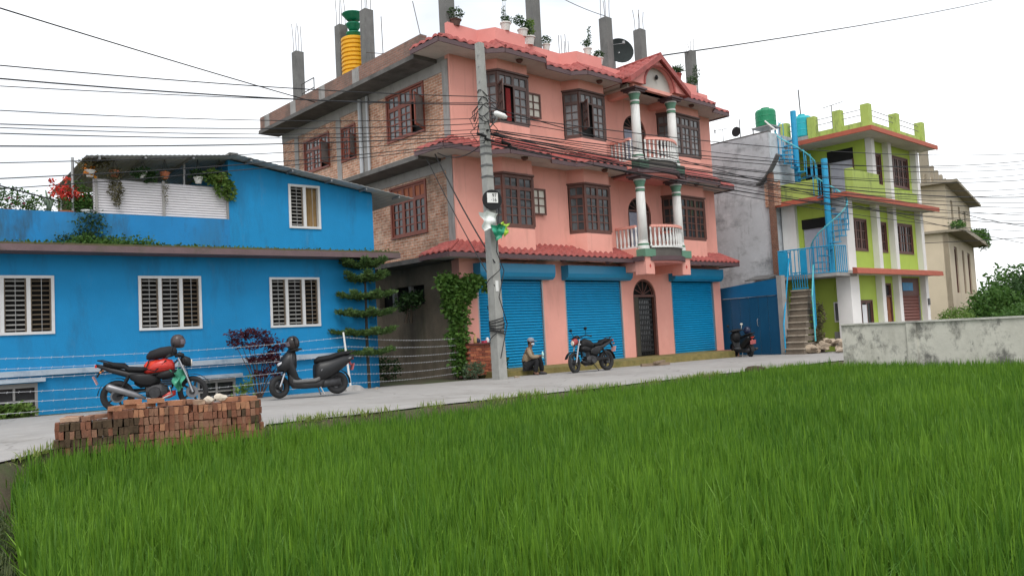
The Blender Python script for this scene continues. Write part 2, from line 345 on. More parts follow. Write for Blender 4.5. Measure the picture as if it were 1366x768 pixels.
for x in rx:
    y0 = road_y0(x); y1 = 17.55 if x < 12 else (17.15 if x < 28.5 else 20.)
    if x > 29.6: y1 = 14.35
    for t in yr:
        mb.v.append((x, y0+(y1-y0)*t, gzf(x)-.004+.03*math.sin(math.pi*t)))
for i in range(len(rx)-1):
    for j in range(3): mb.f.append((i*4+j, (i+1)*4+j, (i+1)*4+j+1, i*4+j+1))
struct('road', mb, m_road, True)

def blades(P, Ln, lean, az, width, name, mat, label, cat, tint):
    n = len(P); dirv = np.stack([np.cos(az), np.sin(az), np.zeros(n)], 1); side = np.stack([-np.sin(az), np.cos(az), np.zeros(n)], 1)
    tw = rng.uniform(-.9, .9, n); side = side*np.cos(tw)[:, None]+dirv*np.sin(tw)[:, None]
    V = np.zeros((n, 8, 3)); T = np.repeat(tint, 8)
    for k, t in enumerate((0, .4, .75, 1.)):
        out = lean*Ln*t**2; up = Ln*(t-.38*np.minimum(lean, 1.3)*t**2.2)
        c = P+dirv*out[:, None]+np.array([0, 0, 1])*up[:, None]
        wd = width*(.7, 1, .75, .06)[k]
        V[:, 2*k] = c-side*wd[:, None]/2; V[:, 2*k+1] = c+side*wd[:, None]/2
    b = np.arange(n)[:, None]*8
    Q = np.concatenate([b+np.array([[0, 1, 3, 2]]), b+np.array([[2, 3, 5, 4]]), b+np.array([[4, 5, 7, 6]])], 0)
    me = npmesh(name, V.reshape(-1, 3), Q, mat, T, True)
    o = bpy.data.objects.new(name, me); COL.objects.link(o); return tag(o, label, cat, None, 'stuff')
# rice hills on a jittered grid, denser close to the camera
sp = .135; gx, gy = np.meshgrid(np.arange(.2, 20.62, sp), np.arange(.6, 10.9, sp)); hx = gx.ravel()+rng.normal(0, .03, gx.size); hy = gy.ravel()+rng.normal(0, .03, gx.size)
ang = np.degrees(np.arctan2(hy, hx)); dist = np.hypot(hx, hy)
edge = np.array([edge_y(a) for a in hx])+.11+.05*np.sin(hx*1.3)+.05*np.sin(hx*3.1+1)
ok = (hx > 1.12+(hy-5.2)*.165) & (hy < edge) & (ang > 6) & (dist > 1.9); hx, hy, dist = hx[ok], hy[ok], dist[ok]
nb = np.where(dist < 5, 34, np.where(dist < 8, 24, np.where(dist < 13, 14, 9)))
idx = np.repeat(np.arange(len(hx)), nb); n = len(idx); d = dist[idx]
P = np.stack([hx[idx]+rng.normal(0, .04, n), hy[idx]+rng.normal(0, .04, n), np.full(n, FIELD_Z)], 1)
patch = .5+.5*np.sin(hx*.9+1.3*np.sin(hy*.7))*np.sin(hy*1.1+.8*np.sin(hx*.5)); patch = patch[idx]
hillh = (rng.normal(1, .07, len(hx))*np.where((hx > 2) & (hx < 5.2) & (hy > 9.3), 1.16, 1.))[idx]
Ln = (.50+.15*rng.random(n))*hillh*(1+.06*(patch-.5)); lean = np.abs(rng.normal(.08, .13, n)); lean = np.where(rng.random(n) < .07, lean+.4, lean)
wd = (.0095+.006*rng.random(n))*np.interp(d, [3, 8, 20], [1, 1.15, 1.9])
hillt = rng.random(len(hx))[idx]
blades(P, Ln, lean, rng.uniform(0, 2*np.pi, n), wd, 'rice_paddy', l_rice, 'dense bright green young rice filling the paddy field', 'rice', np.clip(.05+.55*rng.random(n)**1.3+.22*patch+.15*hillt+np.where(rng.random(n) < .05, .4, 0), 0, 1))
# weedy verge between road and paddy
n = 15000; x = rng.uniform(-2, 20.5, n); y = np.array([edge_y(a) for a in x])+.16+.05*np.sin(x*1.3)+.06*np.sin(x*3.1+1)+rng.normal(0, .09, n)
keep = (np.sin(x*2.1)+np.sin(x*5.3+2)+rng.normal(0, .8, n)) > -.2; x, y = x[keep], y[keep]; n = len(x)
z = np.array([ground_z(a, b) for a, b in zip(x, y)])
blades(np.stack([x, y, z], 1), .03+.13*rng.random(n)**2.5, np.abs(rng.normal(.3, .3, n)), rng.uniform(0, 6.28, n), .010+.006*rng.random(n), 'verge_grass', l_grass, 'thin patchy yellow green grass along the road edge', 'grass', rng.random(n))
n = 24000; y = rng.uniform(1.5, 9.5, n); x = 1.12+(y-5.2)*.165-np.abs(rng.normal(0, .55, n))-.02
bare = np.sin(x*5+1)*np.sin(y*3.3)+rng.normal(0, .5, n) > -.15; x, y = x[bare], y[bare]; n = len(x)
z = np.array([ground_z(a, b) for a, b in zip(x, y)])
blades(np.stack([x, y, z], 1), .06+.18*rng.random(n)**2, np.abs(rng.normal(.5, .5, n)), rng.uniform(0, 6.28, n), .006+.006*rng.random(n), 'bank_weeds', leafmat('bank_weed', (.035, .06, .02), (.14, .17, .06), .3, .6, attr=True), 'low tangled weeds over the dark earth bank', 'weeds', rng.random(n)**1.5)

# ---------------------------------------------------------------- boundary wall at the end of the paddy
t = thing('boundary_wall', 'low rendered boundary wall with black mould stains beside the paddy', 'wall', (20.9, 5, -.6))
mb = MB()
yy = [9.88, 8.1, 6.2, 4., 1.5, -2, -7]
for a, b in zip(yy[1:], yy[:-1]): mb.hexa([(20.8, a, -.6), (20.98, a, -.6), (20.98, b, -.6), (20.8, b, -.6), (20.8, a, .955), (20.98, a, .955), (20.98, b, .955), (20.8, b, .955)])
part('wall', mb, m_bwall, t, True)
mb = MB().box(20.76, 21.02, -7, 9.9, .955, 1.0); part('coping', mb, M('coping_render', (.50, .49, .44), .95, .15, 2, .3, 14, stain=((.1, .1, .09), .8, 1.6, .5, .7, 1)), t, True)
for y in (8.1, 4.0, -.5): part('pier', MB().box(20.77, 20.80, y-.12, y+.12, -.6, .95), m_bwall, t, True)
# ---------------------------------------------------------------- blue house (local frame: x along its front, origin at right front corner)
BH = thing('blue_house', 'bright blue two storey house with louvred white windows and a tin roof', 'house', (11.51, 17.73, 0), -.08)
LX = -15.0
mb = MB()
wins = [(-8.68, -7.32, 1.66, 2.84), (-5.73, -4.41, 1.66, 2.84), (-2.83, -1.56, 1.62, 2.82)]
base_op = [(-8.45, -7.64, .0, .70), (-4.55, -3.70, -.05, .52)]
mb.wall((LX, 0), (0, 0), -.2, 3.27, .22, [(a-LX, b-LX, c, d) for a, b, c, d in wins+base_op])
mb.wall((0, 0), (0, 8), -.2, 3.27, .22); mb.wall((0, 8), (LX, 8), -.2, 3.27, .22); mb.wall((LX, 8), (LX, 0), -.2, 3.27, .22)
part('lower_wall', mb, m_blue, BH)
mb = MB(); uw = (-2.28, -1.46, 4.02, 5.10)
H0, S0 = 5.62, -3.72
def roofz(s): return H0+(s-S0)*(-.155) if s > S0 else H0+(s-S0)*.10
mb.wall((S0, 0), (-.0, 0), 3.44, 5.04, .2, [(uw[0]-S0, uw[1]-S0, uw[2], 5.04)])
for a, b in ((S0, uw[0]), (uw[1], 0)): mb.hexa([(a, 0, 5.04), (b, 0, 5.04), (b, .2, 5.04), (a, .2, 5.04), (a, 0, roofz(a)-.06), (b, 0, roofz(b)-.06), (b, .2, roofz(b)-.06), (a, .2, roofz(a)-.06)])
a, b = uw[:2]; mb.hexa([(a, 0, 5.10), (b, 0, 5.10), (b, .2, 5.10), (a, .2, 5.10), (a, 0, roofz(a)-.06), (b, 0, roofz(b)-.06), (b, .2, roofz(b)-.06), (a, .2, roofz(a)-.06)])
mb.hexa([(0, 0, 3.44), (.0, 5, 3.44), (-.2, 5, 3.44), (-.2, .2, 3.44), (0, 0, roofz(0)-.06), (0, 5, roofz(0)-.06), (-.2, 5, roofz(0)-.06), (-.2, .2, roofz(0)-.06)])
mb.box(S0, S0+.2, .2, 5, 3.44, roofz(S0)-.1); mb.box(S0, 0, 5, 5.2, 3.44, 4.9)
part('upper_wall', mb, m_blue, BH)
part('parapet', MB().box(LX, S0, 0, .16, 3.44, 4.16).box(LX, LX+.16, .16, 6, 3.44, 4.16), M('weathered_blue_paint', (.012, .20, .47), .8, .12, 1.2, .12, 60, stain=[((.03, .05, .06), .85, 1.5, .52, .68), ((.05, .14, .2), .6, .7, .45, .7)]), BH)
part('plant_shelf', MB().box(-9.5, -6.3, .161, .48, 3.98, 4.02), m_conc, BH)
part('floor_slab', MB().box(LX-.3, .42, -.62, 8.2, 3.27, 3.40), M('eave_slab_paint', (.15, .10, .105), .8, .2, 2.5, .2, 25, stain=((.07, .075, .04), .7, 2, .5, .7, 1)), BH)
part('slab_topping', MB().box(LX-.3, .40, -.60, 8.1, 3.40, 3.44), M('mossy_topping', (.10, .085, .05), 1, .3, 3, .4, 15, stain=((.09, .12, .025), .8, 1.8, .45, .65, 1)), BH)
part('plinth_ledge', MB().box(LX, .02, -.10, 0, .84, .95), M('pale_ledge', (.36, .42, .48), .8, .12, 3, .15, 30, stain=((.08, .17, .28), .6, 2.5, .5, .7, 1)), BH)
# moss and weeds growing on the eave slab
r = np.random.default_rng(5); n = 2600; sx = np.where(r.random(n) < .6, r.normal(-6.2, .75, n), r.uniform(-10, .2, n)); sx = np.clip(sx, -12, .3)
pz = 3.43+np.abs(r.normal(0, 1, n))*np.where(np.abs(sx+6.3) < .8, .09, .022); py_ = r.uniform(-.58, -.06, n)
V, Q = leaves(np.stack([sx, py_, pz], 1), .055, 3, .5, .7)
o = bpy.data.objects.new('eave_weeds', npmesh('eave_weeds', V, Q, l_green)); COL.objects.link(o); o.matrix_world = wmat(BH); tag(o, 'straggling weeds and moss rooted along the blue house eave', 'weeds', None, 'stuff')
# windows
m_fr = M('window_white', (.62, .62, .62), .45, .08, 6)
m_lv = M('louvre_slat', (.36, .35, .33), .5, .15, 6)
m_lvd = M('louvre_slat_brown', (.15, .115, .08), .55, .15, 6)
def slat_mesh(w_, mat): return mesh_of('slat', MB().obox((0, 0, 0), (1, 0, 0), (0, .8, .5), (0, -.5, .8), w_/2, .022, .004), mat)
def louvre_window(x0, x1, z0, z1, cols, parent):
    W = part('window', MB().box(x0, x1, .20, .21, z0, z1), m_dark, parent)
    fr = MB(); t_ = .055
    fr.box(x0, x1, -.03, .10, z0, z0+t_); fr.box(x0, x1, -.03, .10, z1-t_, z1); fr.box(x0, x0+t_, -.028, .10, z0+t_, z1-t_); fr.box(x1-t_, x1, -.028, .10, z0+t_, z1-t_)
    cw = (x1-x0)/len(cols)
    for k in range(1, len(cols)): fr.box(x0+cw*k-.035, x0+cw*k+.035, -.025, .10, z0+t_, z1-t_)
    part('frame', fr, m_fr, W)
    for k, mt in enumerate(cols):
        a = x0+cw*k+(.055 if k == 0 else .035); b = x0+cw*(k+1)-(.055 if k == len(cols)-1 else .035)
        if mt is None:
            part('curtain', MB().prism([(a+(b-a)*i/16, .12+.025*(i % 2)) for i in range(17)]+[(b, .17), (a, .17)], z0+t_, z1-t_), M('tan_curtain', (.36, .24, .11), .9, .2, 8), W); continue
        me = slat_mesh(b-a-.05, mt); nsl = 11
        ff = MB().box(a, a+.025, .02, .06, z0+t_, z1-t_).box(b-.025, b, .02, .06, z0+t_, z1-t_)
        part('sash', ff, m_lvd, W)
        for i in range(nsl): piece('slat', me, W, Matrix.Translation(((a+b)/2, .045, z0+t_+.05+(z1-z0-2*t_-.1)*i/(nsl-1))))
    gr = MB()
    for k in range(len(cols)*4+1):
        x = x0+(x1-x0)*k/(len(cols)*4)
        if k % 4 == 2: gr.box(x-.005, x+.005, -.01, .0, z0+t_, z1-t_)
    part('grille', gr, m_metal, W)
for (a, b, c, d), cc in zip(wins, [(m_lv, m_lv, m_lvd), (m_lv, m_lv, m_lvd), (m_lv, m_lv, m_lvd)]): louvre_window(a, b, c, d, cc, BH)
louvre_window(uw[0], uw[1], uw[2], uw[3], (m_lv, None), BH)
for a, b, c, d in base_op:
    W = part('basement_window', MB().box(a, b, .17, .18, c, d), m_dark, BH)
    fr = MB().box(a, b, .0, .06, d-.09, d).box(a, a+.05, .0, .06, c, d-.09).box(b-.05, b, .0, .06, c, d-.09).box((a+b)/2-.02, (a+b)/2+.02, .01, .05, c, d-.09).box(a+.05, b-.05, .01, .05, (c+d)/2-.015, (c+d)/2+.015)
    part('frame', fr, m_conc, W)
    part('pane', MB().box(a+.05, b-.05, .08, .09, c, d-.09), m_glass, W)
    part('lintel', MB().box(a-.12, b+.12, -.16, -.0, d+.02, d+.09), M('pale_ledge', (.4, .4, .4)), W)
# white slatted screen over the parapet
scr = part('terrace_screen', MB().box(-6.55, S0-.05, .10, .12, 4.16, 4.92), M('screen_back', (.42, .41, .42), .6, .1, 3), BH)
me = mesh_of('screen_slat', MB().obox((0, 0, 0), (1, 0, 0), (0, 1, -.35), (0, .35, 1), 1.39, .012, .025), M('white_sheet', (.60, .58, .60), .5, .08, 3))
for i in range(13): piece('screen_slat', me, scr, Matrix.Translation((-5.15, .075, 4.20+i*.056)))
for x in (-6.5, -5.15, S0-.02): part('screen_post', MB().box(x-.025, x+.025, .02, .06, 4.16, 4.95), m_conc, scr)
part('terrace_post', MB().tube([(-6.92, .25, 3.44), (-6.90, .25, 5.36)], .03, 8), m_metal, BH)
part('terrace_post', MB().tube([(-4.62, .3, 3.44), (-4.62, .3, 5.46)], .03, 8), m_metal, BH)
part('terrace_post', MB().tube([(-6.6, 3.6, 3.44), (-6.6, 3.6, 5.2)], .03, 8), m_metal, BH)
# corrugated tin roof: two slopes
def tin(s0, s1, y0, y1, dz=0):
    mb = MB(); n = 64; o = len(mb.v)
    for i in range(n+1):
        s = s0+(s1-s0)*i/n
        for k in (0, 1):
            y = (y0, y1)[k]; mb.v.append((s, y, roofz(s)+.006*math.cos(i*math.pi)+dz))
    for i in range(n+1):
        s = s0+(s1-s0)*i/n
        for k in (0, 1): mb.v.append((s, (y0, y1)[k], roofz(s)+.006*math.cos(i*math.pi)-.008+dz))
    q = 2*(n+1)
    for i in range(n):
        mb.f += [(2*i, 2*i+2, 2*i+3, 2*i+1), (q+2*i+1, q+2*i+3, q+2*i+2, q+2*i), (2*i, q+2*i, q+2*i+2, 2*i+2)]
    return mb
rf = part('tin_roof', tin(S0-.05, 1.0, -.42, 5.4), m_zinc, BH)
rf2 = part('tin_roof', tin(-6.75, S0+.05, -.42, 4.2, -.03), m_zinc, BH)
for s in (-6.5, -5.6, -4.6): part('purlin', MB().bar((s, -.38, roofz(s)-.075), (s, 4.1, roofz(s)-.075), .045, .06), m_metal, rf2)
for s in (-3.3, -2.3, -1.3, -.35, .6): part('purlin', MB().bar((s, -.38, roofz(s)-.045), (s, -.005, roofz(s)-.045), .04, .05), m_metal, rf)
part('ridge_cap', MB().bar((S0, -.44, roofz(S0)+.012), (S0, 5.4, roofz(S0)+.012), .22, .012), m_zinc, rf)
part('terrace_back_wall', MB().wall((-6.6, 4.0), (S0, 4.0), 3.44, 5.15, .15), m_plast, BH)

def bw(s, v, z):      # blue-house local -> world
    return wmat(BH) @ Vector((s, v, z))

# ---------------------------------------------------------------- potted plants
def pot_mesh(h, r0, r1): return MB().lathe([(r0, 0), (r1, h*.86), (r1*1.12, h*.86), (r1*1.12, h), (r1*.95, h), (r1*.9, h*.9)], n=14)
def potted(name, label, loc, h, r, blobs, n, ls, leaf, potmat=None, seed=0, group=None, flowers=None, stems=(), cat='plant', droop=0., asp=.5):
    t = thing(name, label, cat, loc, 0, group)
    part('pot', pot_mesh(h, r*.72, r), potmat or m_potw, t, smooth=False)
    if stems: 
        mb = MB()
        for s in stems: mb.tube(s, [.008]*(len(s)-1)+[.004], 5)
        part('stem', mb, M('plant_stem', (.06, .08, .03), .9), t)
    leafpart('foliage', blob_pts(blobs, n, seed), ls, leaf, t, seed, .3, asp, droop, 'stuff')
    if flowers: leafpart('flowers', blob_pts(flowers[0], flowers[1], seed+50, .3), flowers[2], flowers[3], t, seed+9, .4, .9, 0., 'stuff')
    return t
# along the parapet of the blue house terrace
TG = 'potted plants on the blue house parapet'
def bwt(s, v, z): p = bw(s, v, z); return (p.x, p.y, p.z)
potted('potted_shrub', 'loose leggy green shrub at the end of the blue parapet', bwt(-8.05, .30, 4.02), .18, .11, [(0, 0, .40, .30, .25, .26), (.25, 0, .3, .2, .2, .2), (-.2, 0, .55, .15, .15, .2)], 420, .07, l_green, m_terra, 1, TG, flowers=([(0.1, 0, .3, .3, .2, .15)], 20, .05, l_pinkf))
potted('potted_shrub', 'thin pale seedling between the leggy shrub and the cactus', bwt(-7.62, .30, 4.02), .12, .08, [(0, 0, .27, .18, .15, .15)], 150, .05, l_light, m_terra, 2, TG)
t = potted('cactus_plant', 'grey green upright branching cactus beside the red flowers', bwt(-7.36, .30, 4.02), .14, .09, [(0, 0, .2, .06, .06, .05)], 30, .03, l_dark, m_terra, 3, TG, cat='cactus')
mb = MB()
for a, b in (((0, 0, .12), (-.04, 0, .62)), ((0, 0, .2), (.10, 0, .46)), ((-.02, 0, .3), (-.14, 0, .52)), ((.02, .0, .15), (.05, .03, .55))): mb.tube([a, ((a[0]+b[0])/2+.02, 0, (a[2]+b[2])/2), b], [.028, .032, .012], 7)
part('cactus_arm', mb, M('cactus_skin', (.14, .19, .13), .7, .15, 10), t, smooth=True)
potted('flower_pot', 'red and pink flowering geranium in front of the tin roof edge', bwt(-7.02, .30, 4.02), .2, .13, [(0, 0, .36, .26, .2, .14), (.25, 0, .32, .18, .14, .14)], 460, .06, l_green, m_terra, 4, TG, flowers=([(-.05, 0, .62, .28, .2, .18), (.15, 0, .52, .26, .16, .12), (-.25, 0, .80, .08, .08, .06), (0, 0, .88, .08, .08, .05)], 420, .055, l_red), cat='flowers')
potted('flower_pot', 'bushy foliage in a white pot at the foot of the terrace post', bwt(-6.62, .30, 4.02), .24, .14, [(0, 0, .38, .22, .18, .22), (.05, 0, .1, .22, .1, .3)], 620, .07, l_green, m_potw, 5, TG, flowers=([(.05, 0, .55, .08, .08, .06)], 16, .05, l_pinkf))
potted('potted_shrub', 'tangled fine leaved bush behind the parapet between cactus and geranium', bwt(-7.78, .34, 4.02), .16, .1, [(0, 0, .4, .35, .12, .22), (.3, 0, .32, .3, .12, .2), (-.3, 0, .3, .2, .1, .12)], 620, .055, l_green, m_terra, 6, TG)
potted('flower_pot', 'leafy pink rose bush beside the terrace post', bwt(-6.78, .38, 4.02), .16, .1, [(0, 0, .6, .25, .15, .3), (.2, 0, .35, .2, .15, .25)], 560, .07, l_green, m_terra, 7, TG, flowers=([(-.1, 0, .55, .25, .1, .2)], 40, .05, l_pinkf), cat='flowers')
# creeper hanging over the parapet
t = thing('creeper_plant', 'dark creeper spilling from the parapet onto the blue eave', 'creeper', bwt(-6.62, -.06, 3.44), -.08)
leafpart('foliage', blob_pts([(0, 0, .45, .34, .06, .38), (-.2, -.05, .15, .5, .12, .14), (.3, -.05, .1, .4, .12, .1)], 1500, 9, .3), .06, l_dark, t, 9, -.2)
# hanging baskets under the tin roof edge
HG = 'hanging baskets under the tin roof'
def hanging(label, s, z, blobs, n, ls, leaf, pc, seed, flowers=None, ropetop=None, droop=0.):
    t = thing('hanging_basket', label, 'hanging plant', bwt(s, .0, z), 0, HG)
    part('pot', MB().lathe([(.06, 0), (.10, .12), (.11, .12), (.11, .145), (.09, .145)], n=12), pc, t)
    mb = MB(); top = roofz(s)-.045-z
    for a in (0, 2.1, 4.2): mb.tube([(.1*math.cos(a), .1*math.sin(a), .14), (0, 0, top)], .004, 4)
    part('cord', mb, m_wire, t)
    leafpart('foliage', blob_pts(blobs, n, seed), ls, leaf, t, seed, .2, .5, droop, 'stuff')
    if flowers: leafpart('flowers', blob_pts(flowers[0], flowers[1], seed+50, .3), flowers[2], flowers[3], t, seed+9, .2, .9, 0., 'stuff')
hanging('hanging basket with orange flowers beside the terrace post', -6.62, 4.92, [(0, 0, .25, .22, .2, .14), (.2, 0, .35, .2, .2, .1)], 380, .08, l_grey, m_potw, 21, ([(0, 0, .12, .14, .12, .14)], 130, .06, l_orange))
hanging('hanging basket trailing a long dry grey brown vine', -6.15, 4.95, [(0, 0, .1, .17, .14, .12), (.02, -.02, -.22, .16, .08, .26), (.05, -.02, -.5, .08, .06, .14)], 620, .06, l_grey, m_terra, 22, droop=.9)
hanging('hanging basket of broad dark leaves over the white screen', -5.58, 4.98, [(0, 0, .10, .24, .14, .10), (.15, 0, .05, .14, .1, .12)], 300, .10, l_dark, m_potw, 23)
hanging('small orange hanging pot with a thin trailing stem', -5.12, 5.0, [(0, 0, .05, .08, .08, .06), (0, -.03, -.3, .05, .04, .3)], 120, .045, l_grey, m_terra, 24, ([(0, 0, .08, .09, .08, .07)], 60, .05, l_orange), droop=.9)
hanging('white hanging pot of small dark foliage next to the roof post', -4.40, 4.95, [(0, 0, .20, .22, .16, .12)], 300, .06, l_dark, m_potw, 25)
hanging('large bright fern basket against the blue upper wall', -3.92, 5.02, [(-.1, 0, .12, .28, .2, .16), (.05, -.04, -.12, .2, .1, .2), (.2, -.06, -.2, .12, .08, .22)], 800, .10, l_light, m_terra, 26, droop=.4)
# ---------------------------------------------------------------- pink house
PX0, PX1, PY, PYB = 14.8, 28.3, 18.34, 29.0
PH = thing('pink_house', 'three storey salmon pink house with red tiled eaves and blue roller shutters', 'house', ((PX0+PX1)/2, 23, 0))
def pp(name, mb, mat, parent=None, smooth=False, kind=None, label=None): return part(name, mb, mat, parent or PH, True, smooth, kind, label)
BAYS = [(15.95, 16.25, 17.5, 17.8), (19.6, 19.9, 21.15, 21.45), (24.75, 25.0, 26.8, 27.1)]; BY = 17.84
WZ = [(4.40, 6.06), (7.60, 9.22)]
Wp = [(PX0, PY)]
for a, b, c, d in BAYS: Wp += [(a, PY), (b, BY), (c, BY), (d, PY)]
Wp += [(PX1, PY)]
DX0, DX1 = 22.72, 24.05
# upper facade with bays; window bands left open across the bays
mb = MB()
segs = list(zip(Wp[:-1], Wp[1:]))
for i, (p, q) in enumerate(segs):
    bay = (i % 4) != 0
    holes = []
    Ln = math.hypot(q[0]-p[0], q[1]-p[1])
    if bay: holes = [(-.01, Ln+.01, a, b) for a, b in WZ]
    elif p[0] < 23 < q[0]: holes = [(DX0-p[0], DX1-p[0], z, z+2.35) for z in (3.62, 6.66)]
    mb.wall(p, q, 3.45, 9.98, .22, holes)
pp('facade_wall', mb, m_pink)
mb = MB()
for p, q in segs: mb.wall(p, q, 9.98, 10.55, .14)
pp('roof_parapet', mb, m_pinkdk)
# ground floor front: pillars, beam, arch
SH = [(15.45, 18.2), (19.2, 22.1), (25.0, 27.8)]
mb = MB(); mb.wall((PX0, PY), (PX1, PY), .0, 3.45, .35, [(a-PX0, b-PX0, .0, 3.2) for a, b in SH]+[(DX0-PX0, DX1-PX0, 0, 2.97)])
pp('ground_floor_wall', mb, m_pink)
def arch_fill(x0, x1, zs, ztop, y0, y1, n=14):
    mb = MB(); xc = (x0+x1)/2; r_ = (x1-x0)/2; H = ztop-zs-.03
    P_ = [(xc-r_*math.cos(math.pi*i/n), zs+H*math.sin(math.pi*i/n)) for i in range(n+1)]
    for (xa, za), (xb, zb) in zip(P_[:-1], P_[1:]):
        mb.hexa([(xa, y0, za), (xb, y0, zb), (xb, y1, zb), (xa, y1, za), (xa, y0, ztop), (xb, y0, ztop), (xb, y1, ztop), (xa, y1, ztop)])
    return mb
pp('arch_wall', arch_fill(DX0, DX1, 2.3, 2.97, PY, PY+.35), m_pink)
for z in (3.62, 6.66): pp('arch_wall', arch_fill(DX0, DX1, z+1.7, z+2.35, PY, PY+.22), m_pink)
# side, back, right walls, roof slab
brickhole = [(19.75, 21.7, 4.42, 6.08), (19.65, 21.72, 7.55, 9.12), (25.42, 27.3, 7.55, 8.82), (23.64, 24.6, 7.5, 8.72)]
mb = MB(); mb.wall((PX0, PYB), (PX0, PY+.36), 3.56, 9.46, .22, [(PYB-b, PYB-a, c, d) for a, b, c, d in brickhole]); pp('brick_side_wall', mb, m_brickw)
mb = MB(); mb.wall((PX0, PYB), (PX0, PY+.36), -.3, 3.42, .22, [(PYB-22.6, PYB-20.1, 2.25, 2.85)]); pp('side_basement_wall', mb, m_plast)
pp('side_opening', MB().box(PX0+.2, PX0+.22, 20.1, 22.6, 2.25, 2.85), m_dark)
for y in (20.9, 21.8): pp('opening_post', MB().box(PX0+.02, PX0+.14, y-.06, y+.06, 2.25, 2.85), m_conc)
pp('right_wall', MB().box(PX1-.22, PX1, PY+.36, PYB, -.3, 9.46), m_pink)
pp('back_wall', MB().box(PX0+.23, PX1-.23, PYB-.2, PYB-.01, -.3, 9.46), m_brickwx)
pp('roof_slab', MB().box(PX0+.01, PX1-.01, PY+.01, PYB, 9.462, 9.60), m_conc)
pp('floor_slab', MB().box(PX0+.23, PX1-.23, PY+.36, PYB-.21, 3.42, 3.55).box(PX0+.23, PX1-.23, PY+.36, PYB-.21, 6.45, 6.6), m_conc)
for x in (PX0-.012,):   # concrete frame showing on the brick side
    for y in (18.56, 23.0, 24.75, 27.85): pp('concrete_column', MB().box(x-.02, x+.01, y-.14, y+.14, 3.56, 9.45), m_conc)
    for z in (6.15, 9.12): pp('concrete_beam', MB().box(x-.012, x+.008, PY+.36, PYB, z, z+.33), m_conc)
for z in (3.42, 6.45, 9.45): pp('side_eave_slab', MB().box(13.95, PX0-.001, 18.95, 29.3, z, z+.14), M('dark_slab', (.115, .11, .105), .95, .3, 2.2, .3, 20, stain=((.04, .04, .038), .7, 1.5, .5, .7, 1)))  # side slabs get a much darker base colour than the plain concrete
pp('side_parapet', MB().box(13.98, 14.2, 18.6, 29.2, 9.59, 10.08), M('old_brick_parapet', (.26, .135, .10), .9, .2, 4, .4, 40, stain=[((.10, .085, .075), .8, .9, .48, .7, 1)], brick=(1, (.2, .105, .08), (.2, .18, .16), .24, .075)))
pp('side_parapet', MB().box(14.21, PX1, 29.0, 29.2, 9.61, 10.08), m_brickwx)
for y in (22.2, 24.4, 26.5, 28.6): pp('side_parapet_patch', MB().box(13.972, 13.98, y-.2, y+.2, 9.6, 10.07), m_conc)
pp('drain_pipe', MB().tube([(PX0-.09, 23.2, 9.40), (PX0-.09, 23.2, 6.62)], .07, 10), M('pvc_pipe', (.42, .44, .46), .5, .1, 4))
pp('drain_pipe', MB().tube([(PX0-.08, 22.75, 9.40), (PX0-.08, 22.75, 6.62)], .05, 10), M('pvc_pipe', (.42, .44, .46)))
